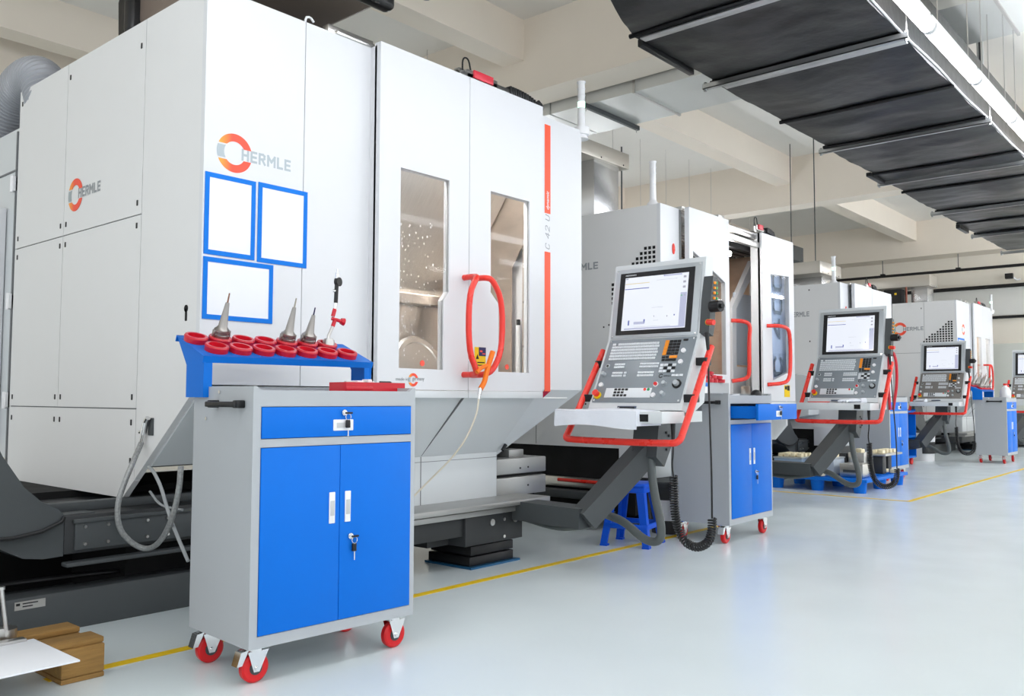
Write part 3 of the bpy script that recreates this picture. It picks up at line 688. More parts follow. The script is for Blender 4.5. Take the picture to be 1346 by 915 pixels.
# ------------------------------------------------------------------ overhead: ducts, hoods, trays, lights
t = thing('air_duct', 'long black film wrapped air duct hanging above the aisle beside the lights', 'air duct', (10.2, 2.41, 3.4))
OFF = Vector(t.location)
Y0, Y1 = 1.72, 3.09
segs = [4.78, 5.89, 7.14, 8.13, 9.45, 10.5, 11.85, 12.85, 13.8, 15.72]
def sheet_section(xa, xb, sag, yl=(Y1, Y1), up=0.):
    b = B(); NX, NY = 26, 26
    bot = []
    for i in range(NX+1):
        u = i/NX; x = xa+(xb-xa)*u; row = []
        ye = yl[0]+(yl[1]-yl[0])*u; ys = Y0
        for j in range(NY+1):
            v = j/NY; y = ys+(ye-ys)*v
            z = 3.4-sag*math.sin(PI*u)*(.35+.65*math.sin(PI*v))+.010*math.sin(9*v+xa*5)*math.sin(PI*u)
            z += math.sin(PI*u)**.5*(.010*noise.noise(Vector((x*2.6, y*1.6, 1)))+.006*noise.noise(Vector((x*7, y*4, 5)))+.003*noise.noise(Vector((x*16, y*9, 9))))
            row.append(b.m.verts.new((x, y, z)))
        bot.append(row)
    for i in range(NX):
        for j in range(NY): b.m.faces.new((bot[i][j], bot[i][j+1], bot[i+1][j+1], bot[i+1][j]))
    # sides and top
    for j, yy in ((0, -1), (NY, 1)):
        top = [b.m.verts.new((bot[i][j].co.x, bot[i][j].co.y+(.02*yy if j else 0), 3.86)) for i in range(NX+1)]
        for i in range(NX): b.m.faces.new((bot[i][j], bot[i+1][j], top[i+1], top[i]))
        if j == 0: tl = top
        else:
            for i in range(NX): b.m.faces.new((tl[i], tl[i+1], top[i+1], top[i]))
    bmesh.ops.recalc_face_normals(b.m, faces=b.m.faces[:])
    return b
sections = [(3.2, 4.2, .02, (2.6, 2.88)), (4.2, 4.79, .02, (2.88, 3.08))]
for i, (a, e) in enumerate(zip(segs, segs[1:])):
    mid = (a+e)/2
    sections.append((a, e, .028 if e-a > 1.2 else .018, (Y1, Y1-.03)))
for i, (a, e, s_, yl) in enumerate(sections):
    part('duct_section', sheet_section(a, e, s_, yl), DUCTM, t)
for i, x in enumerate(segs[:-1]):       # folded lips where the film pieces overlap
    b = B(); P = []
    for j in range(13):
        v = j/12; P.append((x-.01+.008*math.sin(7*v+i), Y0-.01+(Y1-Y0+.02)*v, 3.394-.008*math.sin(PI*v)))
    b.tube(P, .016, seg=8)
    part('film_fold', b, DUCTM, t)
for i, x in enumerate((4.80, 5.96)):
    b = B().box(x, x+.07, Y0, Y1-.05, 3.372, 3.384, .003)
    part('silver_tape', b, TAPE, t, 'crinkled silver tape strip')
for x in (5.87, 8.15, 9.82, 11.84, 13.85, 15.72):
    b = B().box(x-.02, x+.02, Y0-.05, Y1+.06, 3.345, 3.352).box(x-.02, x-.016, Y0-.05, Y1+.06, 3.345, 3.385)
    for y in (Y0-.035, Y1+.045):
        b.cyl((x, y, 3.33), (x, y, 3.40), .012, seg=8)
    part('support_rail', b, GALV, t, 'galvanised support rail')
    rb_ = B()
    rb_.cyl((x, Y0-.035, 3.39), (x, Y0-.035, 5.25), .005, seg=6)
    part('hanger_rod', rb_, STEEL, t)
part('side_tape', B().tube([(x, Y0-.005, 3.405+.01*math.sin(x*4)) for x in [3.3+.31*k for k in range(40)]], .008, seg=6), TAPE, t)
part('film_flap', B().box(9.35, 9.8, Y1-.02, Y1+.03, 3.36, 3.40, .004).box(12.9, 13.4, Y1-.02, Y1+.03, 3.34, 3.39, .004).box(4.9, 5.6, Y1-.01, Y1+.03, 3.37, 3.42, .004), DUCTM, t)
t = thing('air_duct', 'black film wrapped branch duct with reflected brown sheen in its colour above the roof of the nearest machine', 'air duct', (2.62, 4.1, 3.08))
OFF = Vector(t.location)
part('duct_section', B().box(2.28, 3.0, 3.13, 4.85, 3.1, 3.5, .05, 3), DUCTB, t)
b = B()
for y, s_ in ((3.16, .05), (3.45, .02), (4.78, .03)): b.box(2.25-s_, 3.02+s_, y, y+.09, 3.08-s_*.4, 3.52, .03, 3)
part('film_fold', b, DUCTM, t)
part('duct_end', B().prism([(4.86, 3.5), (4.86, 3.1), (4.9, 2.86), (4.96, 2.84), (4.99, 3.3)], 0, 2.25, 2.95), DUCTM, t)
OFF = Vector((0, 0, 0))

t = thing('ventilation_duct', 'galvanised rectangular ventilation duct crossing under the ceiling beyond the first girder', 'ventilation duct', (8.2, 1.5, 4.25))
OFF = Vector(t.location)
for i, (a, e) in enumerate(((-3, -1.9), (-1.88, -.75), (-.73, .4), (.42, 1.55), (1.57, 2.7), (2.72, 3.85), (3.87, 5.0), (5.02, 6.15), (6.17, 7.3), (7.32, 8.45))):
    part('duct_section', B().box(7.8, 8.75, a, e, 4.29, 4.72, .004), mat('duct_sheet', (218, 219, 216), .35, .35, noise=.05, nscale=3), t, smooth=False)
b = B()
for y in (-.74, 1.56, 3.86, 5.01): b.box(7.78, 8.77, y-.012, y+.012, 4.27, 4.74)
part('flange', b, STEEL, t)
b = B().box(7.72, 8.83, 5.6, 5.64, 4.235, 4.285).box(7.72, 8.83, 1.0, 1.04, 4.235, 4.285)
part('support_rail', b, DKG, t)
b = B()
for x, y in ((7.76, 5.62), (8.79, 5.62), (7.76, 1.02), (8.79, 1.02)): b.cyl((x, y, 4.2), (x, y, 5.25), .006, seg=6)
part('hanger_rod', b, STEEL, t)
OFF = Vector((0, 0, 0))

def hood(label, loc, parts_, rods=()):
    global OFF
    t = thing('exhaust_hood', label, 'exhaust hood', loc); OFF = Vector(loc)
    b = B()
    for q in parts_[1]: b.box(*q, .004)
    part('hood_box', b, HOODM, t)
    b = B()
    for q in parts_[0]: b.box(*q, .003)
    part('riser', b, mat('riser_bright', (214, 214, 214), .25, .8, noise=.06, nscale=3), t)
    b = B()
    for (x, y, z0, z1) in rods: b.cyl((x, y, z0), (x, y, z1), .008, seg=6)
    if rods: part('hanger_rod', b, DKG, t)
    b = B()
    q = parts_[1][0]
    for k in range(4): b.cyl((q[0]+.1+k*(q[1]-q[0]-.2)/3, q[2]-.004, q[4]+.02), (q[0]+.1+k*(q[1]-q[0]-.2)/3, q[2]+.002, q[4]+.02), .008, seg=8)
    part('bolt', b, BLK, t)
    OFF = Vector((0, 0, 0)); return t
hood('sheet metal exhaust hood and riser standing on the roof of the second machine', (6.6, 5.0, 2.5), ([(6.475, 6.875, 4.6, 5.4, 2.5, 3.21)], [(5.7, 7.0, 4.56, 5.6, 3.205, 3.35)]), [(7.02, 4.66, 2.5, 3.45)])
hood('low wide sheet metal exhaust hood above the third machine', (12.3, 5.3, 2.51), ([(12.3, 12.7, 4.75, 5.3, 2.51, 2.77), (11.4, 11.75, 5.2, 5.9, 2.51, 2.77)], [(11.9, 12.7, 4.62, 6.5, 2.76, 2.93)]), [(12.2, 4.8, 2.93, 5.25)])
hood('broad sheet metal exhaust hood above the farthest fully seen machine', (18.2, 5.6, 2.82), ([(18.05, 18.45, 4.9, 5.2, 2.81, 3.22)], [(17.9, 18.45, 4.82, 6.6, 3.2, 3.42)]))
hood('dark exhaust box hanging on a rod beyond the roof of the second machine', (13.7, 6.0, 3.28), ([(13.5, 13.7, 6.1, 6.4, 3.2, 3.3)], [(13.0, 14.1, 5.75, 6.5, 3.28, 3.52)]), [(13.85, 5.85, 3.5, 5.25)])
b = bpy.data.objects['hood_box.003'] if 'hood_box.003' in bpy.data.objects else None
if b: b.data.materials[0] = DKG
# equipment on the roof behind the third machine
t = thing('control_box', 'black junction box with yellow mark on the roof of the farthest machine', 'junction box', (17.9, 5.35, 2.82)); OFF = Vector(t.location)
part('box', B().box(17.8, 18.0, 5.3, 5.65, 2.82, 3.16, .01), BLK, t); part('mark', B().box(17.794, 17.8, 5.4, 5.44, 3.05, 3.09), YEL, t)
part('copper_pipe', B().tube([(17.9, 5.75, 2.82), (17.9, 5.75, 3.1), (17.9, 5.9, 3.2)], .03, smooth=1).tube([(17.9, 5.25, 2.82), (17.9, 5.25, 3.2)], .02), mat('copper_brown', (130, 76, 60), .4, .4), t)
OFF = Vector((0, 0, 0))
# cable trays by the end wall
for nm, x, z0, z1, lab, rods in (('cable_tray', 22.0, 3.98, 4.04, 'upper dark cable tray hanging on thin rods near the end wall', (7.0, 5.3, 2.6)),
                                 ('cable_tray', 22.46, 3.58, 3.66, 'middle dark tray on the end wall below the camera', ()), ('cable_tray', 22.46, 2.87, 2.93, 'lowest dark tray running along the end wall', ())):
    t = thing(nm, lab, 'cable tray', (x, 2, z0)); OFF = Vector(t.location)
    part('tray', B().box(x, x+.07, -6.9, 11.2, z0, z1, .004), BLK, t)
    if x > 22.2:
        for y in (-6, -3, 0, 3, 6, 9): part('wall_bracket', B().box(x+.07, 22.599 if z0 < 2.9 else 22.599, y, y+.05, max(z0, 3.625) if z0 > 3 else z0, z1), BLK, t)
    if rods:
        b = B(); c = B()
        for y in rods: b.cyl((x+.04, y, z1), (x+.04, y, 5.25), .008, seg=6); c.box(x-.01, x+.09, y-.05, y+.05, z1, z1+.03, .005)
        part('hanger_rod', b, DKG, t); part('clamp', c, BLK, t)
    OFF = Vector((0, 0, 0))
t = thing('security_camera', 'small black security camera on a white arm on the end wall', 'camera', (22.58, 4.2, 3.8)); OFF = Vector(t.location)
part('body', B().box(22.3, 22.42, 4.24, 4.40, 3.76, 3.88, .01), BLK, t); part('arm', B().tube([(22.42, 4.26, 3.8), (22.5, 4.2, 3.74), (22.6, 4.15, 3.76)], .02), WHITEP, t)
OFF = Vector((0, 0, 0))

# fluorescent rows
def make_light():
    t = thing('tube_light', 'white tube light', 'ceiling light', (0, 0, 0), 0, 'tube lights')
    part('housing', B().box(-.59, .59, -.02, .02, .045, .085, .006), WHITEP, t)
    part('tube', B().cyl((-.575, 0, 0), (.575, 0, 0), .046, seg=16), TUBE, t)
    part('end_cap', B().cyl((-.6, 0, 0), (-.575, 0, 0), .047, seg=16).cyl((.575, 0, 0), (.6, 0, 0), .047, seg=16), WHITEP, t)
    part('hanger_rod', B().cyl((-.4, 0, .08), (-.4, 0, 1.82), .004, seg=6).cyl((.4, 0, .08), (.4, 0, 1.82), .004, seg=6), STEEL, t)
    return t
L0 = make_light(); used = False
def put_light(x, y, lab, grp):
    global used
    o = copy_tree(L0) if used else L0
    used = True
    o.location = (x, y, 3.43); o['label'] = lab; o['group'] = grp
xs = [4.15+1.215*k for k in range(-4, 14)]
names = {4: 'first', 5: 'second', 6: 'third', 7: 'fourth'}
for k, x in enumerate(xs):
    lab = {4: 'glowing tube light nearest the camera, first at the top of the picture', 5: 'second glowing tube light from the top of the picture', 6: 'third glowing tube light from the top of the picture'}.get(k, 'bright tube light in the row beside the black duct, far along or out of view')
    put_light(x, 1.575, lab, 'tube lights beside the black duct')
for y in (-1.9, -5.0):  # unseen rows added for light, set densely to lift the ceiling
    for k in range(14): put_light(-3.4+1.9*k, y, 'unseen tube light added in a row over the open side of the hall', 'added tube lights over the open side of the hall')
for y, a, n_ in ((-.3, 11.5, 8), (-3.4, 12., 8)):  # more unseen rows, added to brighten the far end wall
    for k in range(n_): put_light(a+1.35*k, y, 'unseen tube light added in a row over the open side of the hall', 'added tube lights over the open side of the hall')
for k in range(6): put_light(7.6+1.6*k, 7.6, 'hidden tube light added behind the machines to brighten the ceiling', 'added tube lights behind the machines')  # unseen row added to brighten the ceiling of the back bay
# perforated strut and rods above the light row
t = thing('strut', 'perforated steel strut hanging from the ceiling behind the glowing tube lights', 'strut', (8.9, 1.9, 4.3)); OFF = Vector(t.location)
part('channel', B().box(8.88, 8.92, 1.88, 1.93, 3.5, 5.25), GALV, t)
part('slots', B().box(8.875, 8.882, 1.897, 1.912, 3.55, 5.2), mat('slot_dark', (70, 70, 72), .6), t)
OFF = Vector((0, 0, 0))

# ------------------------------------------------------------------ control consoles
def make_console(label, face=PANG, keys=True, glove=0, orange=True):
    R = thing('control_console', label, 'control console')
    hs = B().prism([(.083, 1.835), (-.002, 1.362), (-.203, .975), (-.222, .935), (-.1, .915), (.04, .98), (.1, 1.34), (.165, 1.80), (.16, 1.84)], 1, -.318, .318)
    part('housing', hs, WHITE2, R)
    def FM(p, upv):
        ul = Vector((upv[0], 0, upv[1])).normalized(); rt = Vector((0, -1, 0)); nn = rt.cross(ul)
        m = Matrix.Identity(4)
        for i in range(3): m[i][0] = rt[i]; m[i][1] = ul[i]; m[i][2] = nn[i]; m[i][3] = p[i]
        return m
    ML = FM((-.2, 0, .975), (.2, .387)); MU = FM((0, 0, 1.362), (.075, .443))
    HL, HU = .436, .449
    def bx(M, s0, s1, t0, t1, d0, d1, bev=0., H=HL, b=None):
        b = b or B(); return b.box(-.3+s0*.6, -.3+s1*.6, t0*H, t1*H, d0, d1, bev, M=M)
    def cy_(M, s, t, r, d0, d1, H=HL, r2=None, b=None, seg=20):
        b = b or B(); p = M @ Vector((-.3+s*.6, t*H, d0)); q = M @ Vector((-.3+s*.6, t*H, d1)); return b.cyl(p, q, r, r2, seg=seg)
    sf = part('screen_frame', bx(MU, 0, 1, .012, 1.0, .0, .008, .002, HU), BEZ, R)
    bz = part('screen_bezel', bx(MU, .06, .93, .06, .94, .008, .011, 0, HU), BLK, sf)
    scn = part('screen', bx(MU, .125, .865, .12, .87, .011, .012, 0, HU), SCREEN, sf)
    text('lettering', 'HEIDENHAIN', MU @ Vector((-.3+.125*.6, .895*HU, .0112)), MU.to_3x3() @ Vector((1, 0, 0)), MU.to_3x3() @ Vector((0, 1, 0)), .075, .009, KEYW, sf)
    for nm, m, rs in (('display_bar', UIL, ((.58, .79, .845, .865), (.79, .86, .13, .60), (.27, .40, .20, .235), (.16, .79, .13, .15))),
                      ('display_bar', UIB, ((.13, .42, .70, .712), (.20, .217, .19, .26), (.385, .402, .215, .265), (.73, .742, .29, .31), (.585, .597, .853, .865))),
                      ('display_bar', UIY, ((.13, .42, .775, .785),)), ('display_bar', UIG, ((.792, .812, .55, .57),)),
                      ('display_bar', UIK, ((.13, .16, .845, .86), (.5, .74, .80, .803), (.81, .84, .80, .83), (.81, .84, .73, .76), (.81, .84, .66, .69), (.83, .845, .55, .575), (.47, .6, .42, .423), (.5, .56, .24, .243), (.28, .7, .16, .163), (.5, .508, .29, .31), (.65, .66, .28, .30)))):
        b = B()
        for q in rs: bx(MU, *q, .012, .0124, 0, HU, b)
        part(nm, b, m, sf)
    kp = part('key_panel', bx(ML, 0, 1, .0, .99, .0, .008, .002), face, R)
    b = B()
    for M, H, ts in ((ML, HL, (.03, .96)), (MU, HU, (.04, .975))):
        for s in (.02, .98):
            for tt in ts: cy_(M, s, tt, .006, .008, .010, H, b=b, seg=10)
    part('screw', b, CHROME, kp)
    # keys: list of (s0,s1,t0,t1,mat)
    K = []
    for rr in range(6):
        tt = .925-.047*rr; s = .055
        while s < .60:
            w = .022+(.012 if random.Random(rr*100+int(s*1000)).random() < .2 else 0)
            if not (rr == 0 and .085 < s < .105): K.append((s, s+w, tt-.033, tt, KEYW))
            s += w+.006
    for rr in range(5):
        tt = .94-.047*rr; K.append((.675, .715, tt-.042, tt, ORGK if orange else BLK))
        for c in range(3): K.append((.722+.043*c, .758+.043*c, tt-.036, tt-.002, BLK))
    K += [(.68, .712, .665, .695, BLK), (.722, .752, .665, .695, BLK), (.762, .845, .66, .70, ORGK), (.685, .715, .62, .65, BLK), (.725, .795, .62, .65, BLK), (.80, .84, .62, .65, BLK)]
    for c in range(4):
        for rr in range(3):
            K.append((.685+.045*c, .722+.045*c, .575-.047*rr-.034, .575-.047*rr, BLK if (c, rr) in ((2, 0), (1, 1), (3, 1), (2, 2)) else KEYW))
    for g0, n_, tt0, rws in ((.15, 4, .60, 2), (.45, 7, .60, 2), (.15, 4, .465, 2), (.29, 1, .465, 2), (.45, 6, .465, 2)):
        for rr in range(rws):
            for c in range(n_): K.append((g0+.031*c, g0+.031*c+.026, tt0-.045*rr-.028, tt0-.045*rr, KEYW))
    for c in range(3): K.append((.84+.042*c, .875+.042*c, .385, .415, KEYW))
    if keys:
        for q in K: part('key', bx(ML, *q[:4], .008, .0125), q[4], kp, smooth=False)
    else:
        for m in (KEYW, ORGK, BLK):
            b = B()
            for q in K:
                if q[4] is m: bx(ML, *q[:4], .008, .012, 0, HL, b)
            part('keypad', b, m, kp, smooth=False)
    pl = part('override_plate', bx(ML, .13, .66, .07, .215, .008, .011, .001), KEYW, kp)
    b = B()
    for rr, cs in ((0, range(4)), (1, range(3)), (2, range(4))):
        for c in cs: bx(ML, .235+.042*c, .265+.042*c, .175-.045*rr, .205-.045*rr, .011, .014, 0, HL, b)
    part('push_key', b, BLK, pl); part('key', cy_(ML, .585, .19, .009, .011, .014), REDH, pl, 'red key'); part('key', cy_(ML, .625, .19, .009, .011, .014), GRN, pl, 'green key')
    for s, tt in ((.90, .77), (.90, .60), (.055, .265), (.695, .105)): part('push_button', cy_(ML, s, tt, .0145, .008, .018), WHITEP, kp)
    part('push_button', cy_(ML, .69, .27, .016, .008, .012), WHITEP, kp); part('push_button', cy_(ML, .69, .27, .011, .012, .02), REDW, kp, 'red push button')
    for s, tt in ((.79, .27), (.80, .12), (.055, .43)):
        part('rotary_knob', cy_(ML, s, tt, .015, .008, .034, r2=.011), BEZ, kp)
    part('key_switch', cy_(ML, .07, .56, .014, .008, .014), BEZ, kp); part('key_slot', cy_(ML, .07, .56, .008, .014, .016), BLK, kp)
    part('feed_dial', cy_(ML, .92, .27, .028, .008, .016), BLK, kp); part('rotary_knob', cy_(ML, .92, .27, .018, .016, .034, r2=.015), BEZ, kp)
    part('estop_base', cy_(ML, .05, .10, .024, .008, .02), YEL, kp, 'yellow emergency stop collar'); part('estop_button', cy_(ML, .05, .11, .018, .02, .045, r2=.02), REDH, kp, 'red emergency stop button')
    part('usb_cover', bx(ML, .87, .92, .925, .95, .008, .012), BLK, kp)
    rt3 = ML.to_3x3()
    logo(ML @ Vector((-.3+.72*.6, .395*HL, .0085)), rt3 @ Vector((1, 0, 0)), rt3 @ Vector((0, 1, 0)), .014, kp, grey=BLK, red=BLK)
    strokes('lettering', 'HERMLE', ML @ Vector((-.3+.75*.6, .383*HL, .0085)), rt3 @ Vector((1, 0, 0)), rt3 @ Vector((0, 1, 0)), .045, .009, BLK, kp)
    # lower lip slots, shelf
    part('usb_strip', B().box(-.232, -.2, -.02, .10, .945, .957, .001), mat('slate_strip', (80, 92, 112), .4), R)
    sh = part('shelf', B().box(-.44, -.17, -.325, .345, .865, .93, .006).box(-.2, .0, -.325, .1, .87, .93), WHITE2, R)
    if glove == 0:
        c = B(); NX, NY = 10, 22; top = []
        for i in range(NX+1):
            row = []
            for j in range(NY+1):
                x = -.475+.25*i/NX; y = .375-.56*j/NY
                z = .938+.006*math.sin(14*y+9*x)*math.cos(11*x)-.006*(i == 0)
                row.append(c.m.verts.new((x, y, z)))
            top.append(row)
        for i in range(NX):
            for j in range(NY): c.m.faces.new((top[i][j], top[i][j+1], top[i+1][j+1], top[i+1][j]))
        fr = [c.m.verts.new((v.co.x-.008+.006*math.sin(23*v.co.y), v.co.y-.004, .842+.01*math.sin(9*v.co.y))) for v in top[0]]
        for j in range(NY): c.m.faces.new((top[0][j+1], top[0][j], fr[j], fr[j+1]))
        for row_j, sgn in ((0, 1), (NY, -1)):
            sd = [c.m.verts.new((top[i][row_j].co.x, top[i][row_j].co.y+.004*sgn, .85)) for i in range(NX+1)]
            for i in range(NX): c.m.faces.new((top[i][row_j], top[i+1][row_j], sd[i+1], sd[i]) if sgn > 0 else (top[i+1][row_j], top[i][row_j], sd[i], sd[i+1]))
            c.m.faces.new((top[0][row_j], sd[0], fr[0 if row_j == 0 else NY]))
        part('shelf_cover', c, CLOTH, sh, 'white cloth cover over the shelf')
    part('slot', B().box(-.443, -.43, -.24, -.185, .875, .915), BLKM, sh)
    # red guard rail and brackets
    rl = [(.02, .372, 1.30), (-.33, .382, .80), (-.37, .38, .765), (-.37, .35, .757), (-.37, -.34, .757), (-.36, -.375, .765), (-.32, -.382, .81), (.03, -.372, 1.30)]
    rl2 = [rl[0], (-.33, .382, .80), (-.365, .382, .768), (-.37, .34, .757), (-.37, -.33, .757), (-.36, -.382, .768), (-.32, -.382, .81), rl[-1]]
    part('guard_rail', B().tube(rl2, .0195, seg=16, smooth=2), REDH, R, 'red bent guard rail')
    b = B()
    for s in (1, -1):
        for z, x in ((1.21, -.03), (1.0, -.17)):
            y0, y1 = sorted((s*.315, s*.385)); b.box(x-.025, x+.035, y0, y1, z-.02, z+.025, .004)
    part('rail_bracket', b, BLK, R)
    # hand wheel pendant on the right side
    M = FM((.02, -.345, 1.375), (.075, .443))
    pd = part('hand_pendant', B().prism([(-.025, 0), (.03, -.01), (.04, .05), (.03, .2), (.045, .3), (.03, .34), (-.02, .34), (-.03, .2)], 2, -.03, .03, M=M @ Matrix.Rotation(PI/2, 4, 'Y')), DKG, R)
    part('hand_wheel', B().cyl((.03, -.375, 1.53), (.02, -.44, 1.53), .033).cyl((.02, -.44, 1.53), (.015, -.455, 1.53), .014), BLK, pd)
    part('estop_button', B().cyl((.0, -.365, 1.44), (-.01, -.41, 1.435), .016), REDH, pd, 'red stop button'); part('estop_base', B().cyl((.01, -.36, 1.44), (.0, -.385, 1.438), .018), YEL, pd)
    b = B(); c = B()
    for k in range(4): b.box(.05+.01*k/3, .065+.01*k/3, -.385, -.372, 1.575+.03*k, 1.59+.03*k, .002); c.box(.08, .095, -.385, -.372, 1.575+.03*k, 1.59+.03*k, .002)
    part('key', b, ORGK, pd); part('key', c, GRN, pd)
    part('cable_plug', B().cyl((.0, -.36, 1.38), (-.005, -.37, 1.28), .013, .009), BLK, R)
    cab = B().tube([(-.005, -.37, 1.28), (-.02, -.38, 1.1), (-.05, -.40, .9), (-.1, -.435, .6), (-.1, -.435, .34)], .0055, smooth=2)
    cab.tube([(-.12, -.205, .80), (-.12, -.205, .7), (-.11, -.19, .62), (-.11, -.2, .55)], .0055, smooth=2)
    part('cable', cab, BLK, R)
    part('cable_plug', B().cyl((-.12, -.205, .87), (-.12, -.205, .76), .015, .010), BLK, R)
    base = [Vector(p) for p in ((-.1, -.435, .34), (-.1, -.435, .27), (-.1, -.41, .2), (-.1, -.33, .165), (-.1, -.25, .2), (-.11, -.205, .32), (-.11, -.2, .56))]
    for _ in range(3):
        Q = [base[0]]
        for a_, b_ in zip(base, base[1:]): Q += [a_.lerp(b_, .25), a_.lerp(b_, .75)]
        base = Q+[base[-1]]
    Ls = [0.]
    for a_, b_ in zip(base, base[1:]): Ls.append(Ls[-1]+(b_-a_).length)
    N = 46*10; H = []; j = 0
    for i in range(N+1):
        d = Ls[-1]*i/N
        while j < len(Ls)-2 and Ls[j+1] < d: j += 1
        p = base[j].lerp(base[j+1], (d-Ls[j])/(Ls[j+1]-Ls[j])); tn = (base[j+1]-base[j]).normalized()
        e1 = Vector((1, 0, 0)); e2 = tn.cross(e1).normalized(); a = 2*PI*i/10
        H.append(p+e1*.0215*math.cos(a)+e2*.0215*math.sin(a))
    part('coiled_cable', B().tube(H, .0055, seg=6), BLK, R)
    # swivel arm and conduit
    ar = B()
    def beam(p, q, w, h):
        p = Vector(p); q = Vector(q); d = (q-p).normalized(); sd = d.cross(Vector((0, 0, 1))).normalized()*w/2; up = sd.cross(d).normalized()*h/2
        return [p-sd-up, p+sd-up, p+sd+up, p-sd+up, q-sd-up, q+sd-up, q+sd+up, q-sd+up]
    ar.quadhex(beam((-.33, .85, .315), (-.36, .22, .31), .17, .115))
    ar.quadhex(beam((-.38, .24, .30), (.02, .03, .72), .16, .12))
    ar.prism([(-.09, .66), (-.05, .915), (.12, .915), (.10, .74), (.0, .60)], 1, -.075, .095)
    part('swivel_arm', ar, DKG, R)
    b = B()
    for x, z in ((.02, .70), (.05, .78), (.06, .72), (.02, .80)): b.cyl((x, -.076, z), (x, -.084, z), .008, seg=8)
    part('bolt', b, BLK, R)
    part('conduit', B().tube([(-.05, -.0, .73), (-.05, -.01, .66), (-.05, -.03, .46), (-.05, -.085, .26), (-.05, -.075, .165), (-.05, .03, .16), (-.05, .17, .26), (-.05, .30, .29)], .025, seg=14, smooth=3), CORR, R)
    part('conduit', B().tube([(-.28, .75, .25), (-.3, .5, .22), (-.34, .3, .25), (-.3, .2, .28)], .022, seg=12, smooth=2), CORR, R)
    part('conduit_gland', B().cyl((-.05, 0, .74), (-.05, 0, .66), .03), DKG, R)
    return R
p2 = make_console('grey control console nearest the camera, cloth on its shelf and red guard rail'); p2.location = (4.5, 2.77, 0)
p3 = make_console('grey control console in front of the blue plastic pallet, gloves on its shelf', keys=False, glove=1); p3.location = (8.66, 3.08, 0); p3.scale = (1.04,)*3
p4 = make_console('taupe control console beside the cart with the tool rack, third from the left', face=PANB, keys=False, glove=2); p4.location = (14.65, 3.79, 0); p4.scale = (1.04,)*3
p5 = make_console('taupe control console cut off by the right picture edge', face=PANB, keys=False, glove=2); p5.location = (18.0, 3.15, 0); p5.scale = (1.04,)*3

